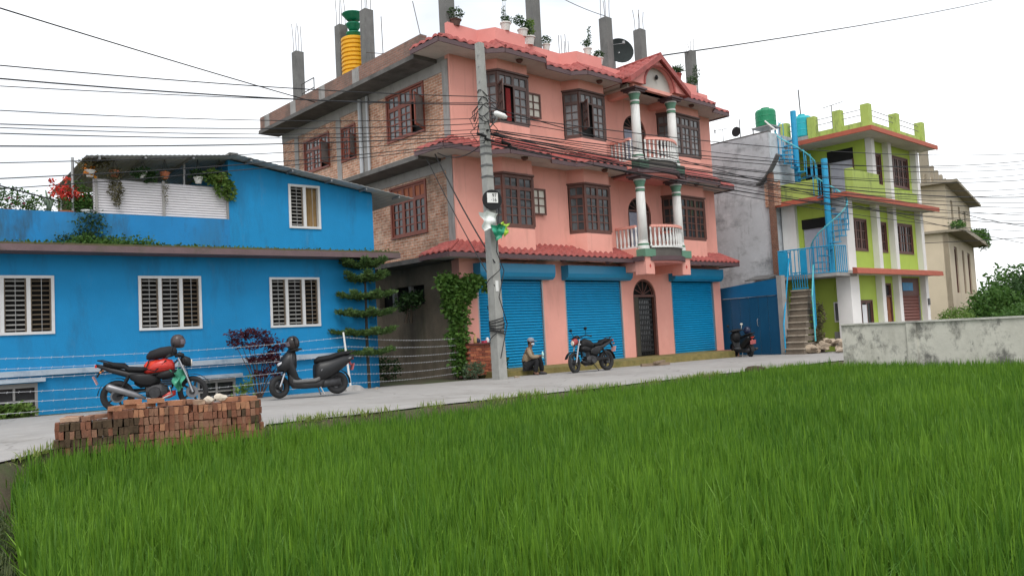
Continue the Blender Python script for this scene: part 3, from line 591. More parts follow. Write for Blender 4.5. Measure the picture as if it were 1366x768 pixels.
# ---- tiled eaves
def tile_mb(mb, A, B, C_, D, lift=.03):   # A,B low edge (left,right), C,D high edge (right,left)
    n = 4; h = (0., .01, .07, .075, .0); o = []
    for k in range(n+1):
        u = k/n; lo = A.lerp(B, u)+Vector((0, 0, h[k]+lift)); hi = D.lerp(C_, u)+Vector((0, 0, h[k]*.9+.004))
        o.append((lo, hi, lo-Vector((0, 0, .045+h[k]*.4))))
    vs = [p for t3 in o for p in t3]; fs = []
    for k in range(n): fs += [(3*k, 3*k+3, 3*k+4, 3*k+1), (3*k+2, 3*k+5, 3*k+3, 3*k)]
    return mb.add(vs, fs)
def eave(outer, inner, zf, rise, rows, tw, individual, soffit_y=None):
    """outer/inner: matching polylines in plan; zf fascia bottom; tiles from zf+.13 to zf+.13+rise"""
    root = None; sof = MB(); fas = MB(); deck = MB(); tiles = []; hips = []
    for i in range(len(outer)-1):
        o0, o1, i0, i1 = outer[i], outer[i+1], inner[i], inner[i+1]
        sof.hexa([(*o0, zf+.03), (*o1, zf+.03), (*i1, zf+.03), (*i0, zf+.03), (*o0, zf+.07), (*o1, zf+.07), (*i1, zf+.07), (*i0, zf+.07)])
        d = Vector((o1[0]-o0[0], o1[1]-o0[1])).normalized(); n_ = Vector((d.y, -d.x))*.035
        fas.hexa([(o0[0]+n_.x, o0[1]+n_.y, zf-.02), (o1[0]+n_.x, o1[1]+n_.y, zf-.02), (*o1, zf-.02), (*o0, zf-.02), (o0[0]+n_.x, o0[1]+n_.y, zf+.115), (o1[0]+n_.x, o1[1]+n_.y, zf+.115), (*o1, zf+.115), (*o0, zf+.115)])
        O0, O1 = Vector((*o0, zf+.12)), Vector((*o1, zf+.12)); I0, I1 = Vector((*i0, zf+.12+rise)), Vector((*i1, zf+.12+rise))
        dn = Vector((n_.x, n_.y, 0))*1.2; O0t, O1t = O0+dn, O1+dn
        deck.add([O0, O1, I1, I0, O0-Vector((0, 0, .04)), O1-Vector((0, 0, .04)), I1-Vector((0, 0, rise)), I0-Vector((0, 0, rise))], [(0, 1, 2, 3), (0, 4, 5, 1)])
        nc = max(1, round((O1-O0).length/tw))
        for rr in range(rows):
            v0, v1 = rr/rows, min(1.03, (rr+1)/rows+.06)
            for c in range(nc):
                u0, u1 = c/nc, (c+1)/nc
                f = lambda u, v: (O0t.lerp(O1t, u)).lerp(I0.lerp(I1, u), v)
                tiles.append((f(u0, v0), f(u1, v0), f(u1, v1), f(u0, v1)))
        if i > 0:
            hips.append(MB().tube([O0t+Vector((0, 0, .05)), I0+Vector((0, 0, .05))], .045, 7))
    root = pp('tiled_eave', deck, m_tile)
    pp('soffit', sof, m_cream, root); pp('fascia', fas, m_fascia, root)
    for h_ in hips: pp('hip_ridge', h_, m_tile, root)
    if individual:
        for t4 in tiles: 
            k = MB(); tile_mb(k, *t4); pp('roof_tile', k, m_tile, root, True)
    else:
        k = MB()
        for t4 in tiles: tile_mb(k, *t4)
        pp('roof_tiles', k, m_tile, root, True, 'stuff')
    return root
OY, OBY = 17.6, 17.22
def outline(bays, x0=None, x1=None):
    o, n_ = [], []
    for a, b, c, d in bays:
        o += [(a-.32, OY), (b-.22, OBY), (c+.22, OBY), (d+.32, OY)]; n_ += [(a, PY), (b, BY), (c, BY), (d, PY)]
    return o, n_
# low eave: straight, broken by the balcony
eave([(13.85, 18.95), (13.85, OY), (21.95, OY)], [(PX0, 18.95), (PX0, PY), (21.95, PY)], 3.45, .40, 3, .28, True)
eave([(24.55, OY), (28.6, OY), (28.6, 19.6)], [(24.55, PY), (PX1, PY), (PX1, 19.6)], 3.45, .40, 3, .28, True)
for zf, ind in ((6.52, True), (9.55, False)):
    o, n_ = outline(BAYS[:2]); eave([(13.85, 18.95), (13.85, OY)]+o+[(22.0, OY)], [(PX0, 18.95), (PX0, PY)]+n_+[(22.0, PY)], zf, .42, 3, .34, ind)
    o, n_ = outline(BAYS[2:]); o = [(24.55, OY)]+o[1:]; n_ = [(24.55, PY)]+n_[1:]
    eave(o+[(28.6, OY), (28.6, 19.6)], n_+[(PX1, PY), (PX1, 19.6)], zf, .42, 3, .34, ind)
for x, z in [(16.9, 6.5), (20.6, 6.5), (25.9, 6.5), (16.9, 9.53), (20.6, 9.53), (25.9, 9.53), (18.6, 3.43), (20.8, 3.43), (26.4, 3.43)]:
    pp('soffit_lamp', MB().lathe([(.11, .03), (.10, -.02), (.05, -.06)], (x, 17.75 if z < 4 else 17.52, z), 10), m_brown)
# ---- windows
def sash_grid(mb, pane, O, u, n, x0, x1, z0, z1, cols, rows, fw=.05, t_=.03):
    """frame bars between x0..x1 along u, panes behind; O base point, n outward normal"""
    O = Vector(O); u = Vector(u); n = Vector(n); k = Vector((0, 0, 1))
    def bx(a, b, c, d, dep0, dep1, tgt):
        pts = []
        for zz in (c, d):
            for s_, q in ((a, dep1), (b, dep1), (b, dep0), (a, dep0)): pts.append(O+u*s_+n*q+k*zz)
        tgt.hexa(pts)
    bx(x0, x1, z0, z0+fw, 0, t_, mb); bx(x0, x1, z1-fw, z1, 0, t_, mb); bx(x0, x0+fw, z0+fw, z1-fw, 0, t_, mb); bx(x1-fw, x1, z0+fw, z1-fw, 0, t_, mb)
    for c in range(1, cols):
        xm = x0+fw+(x1-x0-2*fw)*c/cols; bx(xm-.017, xm+.017, z0+fw, z1-fw, 0, t_*.7, mb)
    for r_ in range(1, rows):
        zm = z0+fw+(z1-z0-2*fw)*r_/rows; bx(x0+fw, x1-fw, zm-.017, zm+.017, 0, t_*.65, mb)
    bx(x0+fw*.9, x1-fw*.9, z0+fw*.9, z1-fw*.9, -.012, -.004, pane)
def bay_window(bay, z0, z1, wood, bare=None, glass=m_glass, transom=True):
    a, b, c, d = bay
    W = pp('bay_window', MB().prism([(a+.16, PY+.1), (b+.1, BY+.16), (c-.1, BY+.16), (d-.16, PY+.1)], z0+.01, z1-.01), m_dark)
    faces = [((a, PY), (b, BY), 1), ((b, BY), (c, BY), 3 if c-b > 1.4 else 2), ((c, BY), (d, PY), 1)]
    fr = MB()
    for zc in (z0, z1-.07): fr.prism([(a, PY+.02), (b, BY+.0), (c, BY), (d, PY+.02), (c-.02, BY+.12), (b+.02, BY+.12)], zc, zc+.07)
    fr.prism([(a-.05, PY+.0), (b-.03, BY-.06), (c+.03, BY-.06), (d+.05, PY)], z1-.02, z1+.035)
    for x, y in ((b, BY), (c, BY)): fr.box(x-.035, x+.035, y-.012, y+.07, z0+.07, z1-.07)
    pp('frame', fr, wood, W)
    fi = 0
    for p, q, ns in faces:
        u = Vector((q[0]-p[0], q[1]-p[1], 0)); Ln = u.length; u.normalize(); n = Vector((u.y, -u.x, 0)); O = Vector((p[0], p[1], 0))-n*.03
        for k in range(ns):
            x0, x1 = .03+(Ln-.06)*k/ns, .03+(Ln-.06)*(k+1)/ns
            zt = z1-.42
            if fi != bare:
                sm, pm = MB(), MB(); sash_grid(sm, pm, O, u, n, x0, x1, z0+.07, zt, 2, 4, .06)
                s_ = pp('sash', sm, wood, W); pp('pane', pm, glass, s_)
            sm, pm = MB(), MB(); sash_grid(sm, pm, O, u, n, x0, x1, zt, z1-.07, 2, 1, .05)
            s_ = pp('transom', sm, wood, W); pp('pane', pm, glass, s_)
            fi += 1
    return W
m_brown3 = M('grey_brown_wood', (.10, .058, .05), .5, .2, 7, .1, 50)
W1 = bay_window(BAYS[0], *WZ[0], m_brown); W2 = bay_window(BAYS[1], *WZ[0], m_brown); W3 = bay_window(BAYS[2], *WZ[0], m_brown)
W4 = bay_window(BAYS[0], *WZ[1], m_brown3, 1, m_glassm); W5 = bay_window(BAYS[1], *WZ[1], m_brown3, 1, m_glassm); W6 = bay_window(BAYS[2], *WZ[1], m_brown3, None, m_glassm)
pp('curtain', MB().prism([(16.62+.03*i, BY+.06+.02*(i % 2)) for i in range(7)]+[(16.8, BY+.1), (16.62, BY+.1)], 7.7, 8.75), M('red_curtain', (.22, .02, .02), .9, .2, 6), W4)
# opened casements
def casement(hx, hy, ang, z0, z1, w_, W, glass, wood, cols=2, rows=3):
    u = Vector((math.cos(ang), math.sin(ang), 0)); n = Vector((u.y, -u.x, 0)); sm, pm = MB(), MB()
    sash_grid(sm, pm, (hx, hy, 0), u, n, 0, w_, z0, z1, cols, rows, .055, .035); s_ = pp('open_casement', sm, wood, W); pp('pane', pm, glass, s_)
casement(17.83, PY-.05, R(-3), 4.95, 5.80, .62, W1, m_glassb, m_brown); casement(17.83, PY-.05, R(-3), 8.10, 8.92, .62, W4, m_glassb, m_brown)
casement(16.28, BY-.02, R(-118), 7.85, 8.80, .5, W4, m_glassm, m_brown3); casement(20.05, BY-.02, R(-118), 7.85, 8.80, .5, W5, m_glassm, m_brown3)
# brick-side windows (face -X)
def side_window(y0, y1, z0, z1, ns, openk=None, tz=.45, glass=m_glass):
    W = pp('side_window', MB().box(PX0+.16, PX0+.18, y0, y1, z0, z1), m_dark)
    u, n = Vector((0, -1, 0)), Vector((-1, 0, 0)); O = (PX0+.03, y1, 0); Ln = y1-y0
    fr = MB().box(PX0-.05, PX0+.12, y0, y1, z1-.06, z1).box(PX0-.05, PX0+.12, y0, y1, z0, z0+.06).box(PX0-.04, PX0+.12, y0, y0+.07, z0+.06, z1-.06).box(PX0-.04, PX0+.12, y1-.07, y1, z0+.06, z1-.06); pp('frame', fr, m_redwood, W)
    for k in range(ns):
        a, b = .07+(Ln-.14)*k/ns, .07+(Ln-.14)*(k+1)/ns
        sm, pm = MB(), MB(); sash_grid(sm, pm, O, u, n, a, b, z1-tz, z1-.06, 2, 1, .06); s_ = pp('transom', sm, m_redwood, W); pp('pane', pm, m_terra if glass is m_glass else glass, s_)
        if k == openk: continue
        sm, pm = MB(), MB(); sash_grid(sm, pm, O, u, n, a, b, z0+.06, z1-tz, 2, 4, .07); s_ = pp('sash', sm, m_redwood, W); pp('pane', pm, glass, s_)
    if openk is not None:
        sm, pm = MB(), MB(); w_ = (Ln-.14)/ns; a = math.radians(150)
        sash_grid(sm, pm, (PX0-.03, y0+.03, 0), Vector((-math.sin(R(60)), -math.cos(R(60)), 0)), Vector((-math.cos(R(60)), math.sin(R(60)), 0)), 0, w_, z0+.06, z1-tz, 2, 4, .07); s_ = pp('open_casement', sm, m_redwood, W); pp('pane', pm, glass, s_)
    return W
side_window(19.75, 21.7, 4.42, 6.08, 3, None, .5); side_window(19.65, 21.72, 7.55, 9.12, 3, 2, .5, m_glassm)
side_window(25.42, 27.3, 7.55, 8.82, 3, 2, .05+.36, m_glassm); side_window(23.64, 24.6, 7.5, 8.72, 2, 1, .4, m_glassm)
# ---- doors
def arched_door(z0, h, W0):
    W = pp('arched_door', MB().box(DX0, DX1, PY+.2, PY+.215, z0, z0+h), m_dark)
    fr = MB().box(DX0, DX0+.09, PY+.02, PY+.14, z0, z0+h*.78).box(DX1-.09, DX1, PY+.02, PY+.14, z0, z0+h*.78).box(DX0+.09, DX1-.09, PY+.03, PY+.13, z0+h*.76, z0+h*.79)
    xc = (DX0+DX1)/2; r_ = (DX1-DX0)/2-.03
    for i in range(12):
        a, b = math.pi*i/12, math.pi*(i+1)/12; fr.bar((xc-r_*math.cos(a), PY+.08, z0+h*.775+(h*.21)*math.sin(a)), (xc-r_*math.cos(b), PY+.08, z0+h*.775+(h*.21)*math.sin(b)), .10, .08, (0, 1, 0))
    for i in range(1, 6):
        a = math.pi*i/6; fr.bar((xc, PY+.08, z0+h*.79), (xc-r_*math.cos(a), PY+.08, z0+h*.775+h*.20*math.sin(a)), .025, .025, (0, 1, 0))
    pp('frame', fr, m_brown, W); return W
D0 = arched_door(.16, 2.80, None)
m_iron = M('black_iron', (.014, .014, .015), .5, .1)
gr = MB()
for x in np.linspace(DX0+.42, DX1-.22, 8): gr.box(x-.012, x+.012, PY+.09, PY+.114, .2, 2.28)
for z in np.linspace(.35, 2.2, 11): gr.box(DX0+.40, DX1-.2, PY+.085, PY+.12, z-.03, z+.03)
pp('iron_grille', gr, m_iron, D0)
pp('door_leaf', MB().box(DX0+.10, DX0+.36, PY+.06, PY+.10, .17, 2.3), M('dark_olive_wood', (.05, .045, .03), .6, .2, 6), D0)
pp('pane', MB().box(DX0+.42, DX1-.24, PY+.14, PY+.15, .3, 2.2), m_glassm, D0)
for z in (3.62, 6.66):
    D = arched_door(z, 2.34, None)
    pp('door_leaf', MB().box(DX0+.1, (DX0+DX1)/2-.01, PY+.05, PY+.1, z, z+1.75), M('blue_grey_curtain', (.32, .34, .42), .8, .15, 6), D); pp('door_leaf', MB().box((DX0+DX1)/2+.01, DX1-.1, PY+.05, PY+.1, z, z+1.75), m_brown, D)
# ---- roller shutters
def roller(x0, x1, z0, z1, y, mslat, mhood, parent, hood=True, pitch=.088, hh=.5):
    W = part('roller_shutter', MB().box(x0-.02, x1+.02, y+.12, y+.14, z0, z1), m_dark, parent, True)
    prof = [(0, 0), (-.04, .012*pitch/.072), (-.05, .035*pitch/.072), (-.02, .06*pitch/.072), (0, .070*pitch/.072)]
    vs = []; fs = []
    for k, (dy, dz) in enumerate(prof): vs += [(-(x1-x0)/2, dy, dz), ((x1-x0)/2, dy, dz)]
    for k in range(len(prof)-1): fs.append((2*k, 2*k+1, 2*k+3, 2*k+2))
    me = mesh_of('slat', MB().add(vs, fs), mslat); inv = wmat(W).inverted()
    nn = int((z1-z0)/pitch)
    for k in range(nn): piece('slat', me, W, inv @ Matrix.Translation(((x0+x1)/2, y+.09, z0+.06+k*pitch)))
    part('bottom_rail', MB().box(x0, x1, y+.04, y+.1, z0, z0+.06), mhood, W, True)
    part('guide_rail', MB().box(x0-.0, x0+.05, y+.0, y+.1, z0, z1), m_metal, W, True); part('guide_rail', MB().box(x1-.05, x1, y+.0, y+.1, z0, z1), m_metal, W, True)
    if hood:
        h = MB(); pr = [(0, 0), (-.20, 0), (-.30, .08), (-.33, .2), (-.33, hh-.03), (0, hh-.03)]
        n = len(pr); xa, xb = x0-.12, x1+.28
        h.add([(xa, y-.002+a, z1+b) for a, b in pr]+[(xb, y-.002+a, z1+b) for a, b in pr], [tuple(range(n)), tuple(range(2*n-1, n-1, -1))]+[(i, n+i, n+(i+1) % n, (i+1) % n) for i in range(n)])
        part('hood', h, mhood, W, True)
    return W
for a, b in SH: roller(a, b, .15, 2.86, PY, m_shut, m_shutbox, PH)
# ---- plinth and paving
pp('plinth_step', MB().hexa([(15.2, 16.95, -.3), (26.9, 16.95, -.3), (26.9, PY+.3, -.3), (15.2, PY+.3, -.3), (15.2, 16.98, .13), (26.9, 16.98, .13), (26.9, PY+.3, .15), (15.2, PY+.3, .15)]), m_moss)
pp('plinth_step', MB().box(26.9, 28.35, 17.7, PY+.3, -.3, .12), M('red_plinth', (.22, .10, .07), .9, .2, 3, .2))
# ---- balconies
CX0, CX1, CY = 22.2, 24.3, 17.33; BC = (CX0+CX1)/2
m_colgreen = M('capital_green', (.12, .25, .17), .6, .12, 5)
def column(x, z0, z1):
    K = pp('column', MB().lathe([(.165, z0+.30), (.16, (z0+z1)/2), (.145, z1-.48)], (x, CY, 0), 18), m_white, None, True)
    fl = MB()
    for i in range(18):
        a = 2*math.pi*i/18; fl.bar((x+.163*math.cos(a), CY+.163*math.sin(a), z0+.3), (x+.147*math.cos(a), CY+.147*math.sin(a), z1-.48), .012)
    pp('flute', fl, m_white, K)
    pp('capital', MB().lathe([(.15, z1-.48), (.165, z1-.46), (.165, z1-.42), (.15, z1-.40), (.16, z1-.25), (.215, z1-.1)], (x, CY, 0), 18), m_colgreen, K, True)
    pp('capital_ring', MB().lathe([(.17, z1-.38), (.17, z1-.33)], (x, CY, 0), 18).lathe([(.22, z1-.1), (.22, z1-.05)], (x, CY, 0), 18), m_white, K)
    pp('abacus', MB().box(x-.27, x+.27, CY-.27, CY+.27, z1-.05, z1+.02).box(x-.33, x+.33, CY-.33, CY+.33, z1+.02, z1+.08), m_fascia, K)
    pp('base', MB().lathe([(.21, z0), (.21, z0+.1), (.19, z0+.12), (.2, z0+.2), (.17, z0+.22), (.17, z0+.30)], (x, CY, 0), 18), m_white, K)
    pp('base_band', MB().lathe([(.195, z0+.11), (.20, z0+.19)], (x, CY, 0), 18), m_colgreen, K)
for zb, zt in ((3.88, 6.36), (6.98, 9.42)):
    for x in (CX0, CX1): column(x, zb, zt)
def bow(t_, off=0.):   # plan curve of the balcony front between the two columns
    x = CX0+(CX1-CX0)*t_; return (x, CY-.10-off-.42*math.sin(math.pi*t_))
balm = mesh_of('baluster', MB().lathe([(.04, 0), (.04, .05), (.022, .1), (.045, .26), (.03, .42), (.022, .55), (.04, .62), (.04, .68)], n=8), m_white, True)
for fl, z in enumerate((3.62, 6.68)):
    K = None
    poly = [(CX0-.32, PY-.001), (CX0-.32, CY-.2)]+[bow(i/10, .12) for i in range(11)]+[(CX1+.32, CY-.2), (CX1+.32, PY-.001)]
    K = pp('balcony', MB().prism(poly, z-.16, z), m_fascia)
    poly2 = [(CX0-.2, PY-.001), (CX0-.2, CY-.1)]+[bow(i/10, .02) for i in range(11)]+[(CX1+.2, CY-.1), (CX1+.2, PY-.001)]
    pp('slab_edge', MB().prism([bow(i/10, .0) for i in range(11)]+[(CX1-.1, CY+.05), (CX0+.1, CY+.05)], z+.0, z+.30), M('dark_balcony_band', (.11, .10, .09), .9, .25, 3, .2), K)
    pp('soffit', MB().prism(poly2, z-.23, z-.16), m_pinkdk, K)
    if fl == 0:
        for x in (CX0, CX1):
            br = MB().box(x-.24, x+.24, CY-.24, CY+.22, z-.62, z-.02); k_ = pp('bracket', br, m_pink, K)
            pp('bracket_cap', MB().box(x-.29, x+.29, CY-.29, CY+.27, z-.02, z+.24), m_colgreen, K)
            pp('bracket_lozenge', MB().add([(x, CY-.247, z-.42), (x+.05, CY-.247, z-.34), (x, CY-.247, z-.26), (x-.05, CY-.247, z-.34)], [(0, 1, 2, 3)]), m_redplastic, k_)
            pp('bracket', MB().box(x-.2, x+.2, CY+.22, PY, z-.5, z-.23), m_pink, K)
    else:
        for x in (CX0, CX1): pp('column_plinth', MB().box(x-.26, x+.26, CY-.26, CY+.26, z, z+.29), M('dark_green_plinth', (.055, .10, .07), .8, .3, 5), K)
    # balustrade: side runs and bowed front
    runs = [[(CX0-.22, PY-.03), (CX0-.22, CY+.12)], [bow(i/12, -.0) for i in range(1, 12)], [(CX1+.22, CY+.12), (CX1+.22, PY-.03)]]
    zb = z+.30
    for run in runs:
        rail, foot = MB(), MB()
        for p, q in zip(run[:-1], run[1:]): rail.bar((*p, zb+.75), (*q, zb+.75), .12, .09); foot.bar((*p, zb+.03), (*q, zb+.03), .10, .06)
        pp('handrail', rail, m_pink, K); pp('foot_rail', foot, m_white, K)
        Ln = sum(math.dist(p, q) for p, q in zip(run[:-1], run[1:])); nb_ = int(Ln/.155)
        for k in range(nb_+1):
            t_ = Ln*k/nb_; acc = 0
            for p, q in zip(run[:-1], run[1:]):
                sl_ = math.dist(p, q)
                if t_ <= acc+sl_+1e-6: f = (t_-acc)/sl_; x, y = p[0]+(q[0]-p[0])*f, p[1]+(q[1]-p[1])*f; break
                acc += sl_
            piece('baluster', balm, K, wmat(K).inverted() @ Matrix.Translation((x, y, zb+.04)))
    pp('side_kerb', MB().box(CX0-.3, CX0-.14, CY+.1, PY, z, zb).box(CX1+.14, CX1+.3, CY+.1, PY, z, zb), m_pink, K)
# ---- pediment over the top balcony
K = pp('pediment', MB().box(CX0-.42, CX1+.42, CY-.05, PY+.3, 9.50, 9.62), m_cream)
zr, ze = 10.78, 9.66; xl, xr = CX0-.75, CX1+.62; yf = CY-.42
deckmb = MB()
for xa, sgn in ((xl, 1), (xr, -1)):
    tl = []
    A0, A1 = Vector((xa, yf, ze)), Vector((xa, PY+1.6, ze)); B0, B1 = Vector((BC, yf, zr)), Vector((BC, PY+1.6, zr))
    deckmb.hexa([A0-Vector((0, 0, .1)), B0-Vector((0, 0, .1)), B1-Vector((0, 0, .1)), A1-Vector((0, 0, .1)), A0, B0, B1, A1])
    k = MB(); nr, nc = 6, 8
    for rr in range(nr):
        for c in range(nc):
            f = lambda u, v: A0.lerp(A1, u).lerp(B0.lerp(B1, u), v)
            u0, u1, v0, v1 = c/nc, (c+1)/nc, rr/nr, min(1, (rr+1)/nr+.05)
            if sgn > 0: tile_mb(k, f(u1, v0), f(u0, v0), f(u0, v1), f(u1, v1))
            else: tile_mb(k, f(u0, v0), f(u1, v0), f(u1, v1), f(u0, v1))
    pp('roof_tiles', k, m_tile, K, True, 'stuff')
pp('gable_deck', deckmb, m_tile, K)
pp('ridge', MB().tube([(BC, yf-.05, zr+.05), (BC, PY+1.6, zr+.05)], .07, 8), m_tile, K)
vb = MB()
for xa in (xl, xr): vb.bar((xa, yf-.03, ze-.02), (BC, yf-.03, zr-.02), .07, .17, (0, 1, 0)) if False else vb.hexa([(xa, yf-.07, ze-.14), (BC, yf-.07, zr-.14), (BC, yf, zr-.14), (xa, yf, ze-.14), (xa, yf-.07, ze+.06), (BC, yf-.07, zr+.06), (BC, yf, zr+.06), (xa, yf, ze+.06)])
pp('bargeboard', vb, m_tile, K)
# tympanum with arched opening
tm = MB(); n = 16; rr_ = .88; zb = 9.62
def gz_(x): return zr-.14-(zr-ze)*abs(x-BC)/((xr-xl)/2)
for i in range(n):
    a, b = math.pi*i/n, math.pi*(i+1)/n; xa, xb = BC-rr_*math.cos(a), BC-rr_*math.cos(b); za, zb_ = zb+rr_*.90*math.sin(a), zb+rr_*.90*math.sin(b)
    tm.hexa([(xa, yf+.08, za), (xb, yf+.08, zb_), (xb, yf+.3, zb_), (xa, yf+.3, za), (xa, yf+.08, max(za+.02, gz_(xa))), (xb, yf+.08, max(zb_+.02, gz_(xb))), (xb, yf+.3, max(zb_+.02, gz_(xb))), (xa, yf+.3, max(za+.02, gz_(xa)))])
for xa, xb in ((xl+.12, BC-rr_), (BC+rr_, xr-.12)):
    tm.hexa([(xa, yf+.08, zb), (xb, yf+.08, zb), (xb, yf+.3, zb), (xa, yf+.3, zb), (xa, yf+.08, max(zb+.01, gz_(xa))), (xb, yf+.08, gz_(xb)), (xb, yf+.3, gz_(xb)), (xa, yf+.3, max(zb+.01, gz_(xa)))])
pp('tympanum', tm, m_pinkdk, K)
ar = MB(); ar.tube([(BC-rr_*math.cos(math.pi*i/n), yf+.07, zb+rr_*.90*math.sin(math.pi*i/n)) for i in range(n+1)], .045, 6); pp('arch_moulding', ar, m_tile, K)
ab = [(BC-(rr_+.02)*math.cos(math.pi*i/n), yf+.28, zb+(rr_+.02)*.90*math.sin(math.pi*i/n)) for i in range(n+1)]
pp('arch_back', MB().add(ab+[(x, y+.04, z) for x, y, z in ab], [tuple(range(n+1)), tuple(range(2*n+1, n, -1))]), m_cream, K)
pp('arch_lamp', MB().lathe([(.04, 0), (.07, .08), (.03, .16)], (BC, yf+.2, zb+.35), 8), m_black, K)
pp('beam', MB().box(CX0-.3, CX1+.3, CY-.2, CY+.2, 9.50, 9.615).box(CX0-.25, CX0+.05, CY+.2, PY, 9.30, 9.5).box(CX1-.05, CX1+.25, CY+.2, PY, 9.30, 9.5), m_pink, K)

# ---------------------------------------------------------------- roof columns with rebar
RC = [(15.02, 18.62), (18.71, 18.62), (22.42, 18.62), (24.40, 18.62), (28.1, 18.9), (15.0, 22.98), (15.0, 24.66), (15.0, 27.9)]
for i, (x, y) in enumerate(RC):
    h = 12.5 if i > 1 else 12.9
    k = pp('roof_column', MB().box(x-.17, x+.17, y-.17, y+.17, 9.6, h), M('column_concrete', (.16, .16, .155), .95, .2, 2.2, .3, 22, stain=((.06, .06, .06), .6, 2.2, .5, .7)))
    rb = MB(); rs = random.Random(i)
    for a in (-.11, .11):
        for b in (-.11, .11):
            hh = h+rs.uniform(.25, .5)+(.75 if i in (5, 6, 7) else .1 if i > 3 else .4); rb.tube([(x+a, y+b, h-.05), (x+a+rs.uniform(-.02, .02), y+b, (h+hh)/2), (x+a+rs.uniform(-.05, .05), y+b+rs.uniform(-.05, .05), hh)], .011, 5)
    pp('rebar', rb, M('rusty_rebar', (.09, .07, .06), .9, .2, 9), k)
k = MB(); rs = random.Random(3)
for a in range(5): k.tube([(20.2+.12*a, 18.9, 9.6), (20.2+.12*a+rs.uniform(-.05, .05), 18.9, 11.5+rs.uniform(-.2, .15))], .012, 5)
pp('roof_rebar', k, M('rusty_rebar', (.09, .07, .06)))
k = MB()
for (a, b) in (((15.1, 22.2, 9.6), (15.0, 22.1, 12.0)), ((15.2, 19.9, 9.6), (15.0, 20.3, 11.9)), ((15.2, 19.3, 9.6), (15.7, 19.2, 13.0)), ((15.0, 20.2, 10.1), (14.3, 22.0, 10.6))): k.tube([a, b], .013, 5)
pp('roof_rebar', k, M('rusty_rebar', (.09, .07, .06)))
k = MB()
for y in (25.3, 26.2):
    k.tube([(14.2, y, 9.6), (14.2, y, 10.65)], .02, 5)
k.tube([(14.2, 25.3, 10.65), (14.2, 26.2, 10.65)], .02, 5); k.tube([(14.2, 25.3, 10.3), (14.2, 26.2, 10.3)], .02, 5); pp('roof_railing', k, m_concdk)
# ---------------------------------------------------------------- things on the pink roof
mb = MB(); prof = []
z = 0
for k in range(11): prof += [(.42, z+.0), (.46, z+.03), (.46, z+.11), (.42, z+.14)]; z += .15
t = thing('water_filter_tower', 'yellow ribbed drum topped by three green basins on the brick parapet', 'water tank', (15.05, 23.9, 9.6))
part('support', MB().box(-.4, .4, -.4, .4, 0, .55), m_conc, t)
part('yellow_drum', MB().lathe([(r_, h+.55) for r_, h in prof], n=24), M('yellow_plastic', (.72, .36, .008), .45, .08, 6), t, smooth=False)
m_gp = M('green_plastic', (.01, .19, .10), .4, .1, 6)
for k, (zz, r_) in enumerate(((2.30, .27), (2.62, .27), (2.98, .38))):
    part('green_basin', MB().lathe([(r_*.55, zz-.12), (r_*.62, zz-.10), (r_*.98, zz+.06), (r_*1.06, zz+.09), (r_, zz+.11)], n=20), m_gp, t, smooth=True)
part('stem', MB().tube([(0, 0, 2.15), (0, 0, 2.95)], .06, 8), m_gp, t)
t = thing('satellite_dish', 'dark round satellite dish behind the roof gable', 'satellite dish', (23.35, 18.75, 9.6))
n_ = Vector((-.50, -.80, .22)).normalized(); u_ = n_.orthogonal().normalized(); v_ = n_.cross(u_); c_ = Vector((0, 0, 1.95)); mb = MB()
prof = [(.02, .13), (.2, .115), (.38, .065), (.52, 0)]
vs, fs = [], []
for side in (0, .02):
    for r_, d_ in prof:
        for j in range(24): a = 2*math.pi*j/24; vs.append(c_+u_*r_*math.cos(a)+v_*r_*math.sin(a)-n_*(d_+side))
for s_ in (0, 4):
    for i in range(3):
        for j in range(24): fs.append(((s_+i)*24+j, (s_+i)*24+(j+1) % 24, (s_+i+1)*24+(j+1) % 24, (s_+i+1)*24+j))
part('reflector', mb.add(vs, fs), M('dark_mesh_dish', (.03, .036, .036), .9, .15, 6, spec=.1), t, smooth=True)
part('mast', MB().tube([(0, .3, 0), (0, .3, 1.7), (.05, .12, 1.9)], .035, 8), m_metal, t)
part('feed_arm', MB().tube([c_-n_*.1-v_*.4, c_+n_*.45], .012, 5).lathe([(.05, 0), (.05, .1)], tuple(c_+n_*.42), 8), m_metal, t)
PG = 'potted plants on the pink roof parapet'; zP = 10.55
def st(*pts): return [pts]
potted('potted_plant', 'round mossy ball of foliage in a dark pot beside the corner roof column', (15.15, 18.40, zP-.05), .2, .17, [(0, 0, .36, .27, .27, .2)], 420, .07, l_dark, M('dark_pot', (.12, .07, .06), .8), 31, PG)
potted('potted_plant', 'white pot with two tall thin stems on the pink parapet', (16.75, 17.90, zP), .26, .16, [(0, 0, .38, .15, .12, .12), (-.06, 0, .55, .07, .07, .2), (.12, 0, .35, .12, .1, .1)], 320, .06, l_dark, None, 32, PG, stems=[[(0, 0, .2), (-.05, 0, .6), (-.07, 0, .95)], [(0, 0, .2), (.02, 0, .6), (.03, 0, .98)]], flowers=([(-.07, 0, .95, .03, .03, .02), (.03, 0, .98, .03, .03, .02)], 14, .04, l_dark))
potted('potted_plant', 'white pot of wide spreading dark leaves on the pink parapet', (17.50, 17.92, zP-.02), .24, .16, [(-.15, 0, .5, .2, .15, .16), (.1, 0, .42, .18, .15, .15), (.25, 0, .3, .12, .1, .15)], 520, .075, l_dark, None, 33, PG)
potted('potted_plant', 'white pot of yellow green foliage next to the tall roof column', (18.22, 18.36, zP), .28, .17, [(0, 0, .5, .2, .16, .26), (.06, 0, .75, .12, .1, .16), (-.12, 0, .35, .14, .12, .1)], 520, .07, l_light, None, 34, PG)
potted('potted_plant', 'small round dark plant in a white pot behind the tall roof column', (19.05, 18.42, zP), .22, .13, [(0, 0, .36, .18, .16, .16)], 300, .06, l_dark, None, 35, PG)
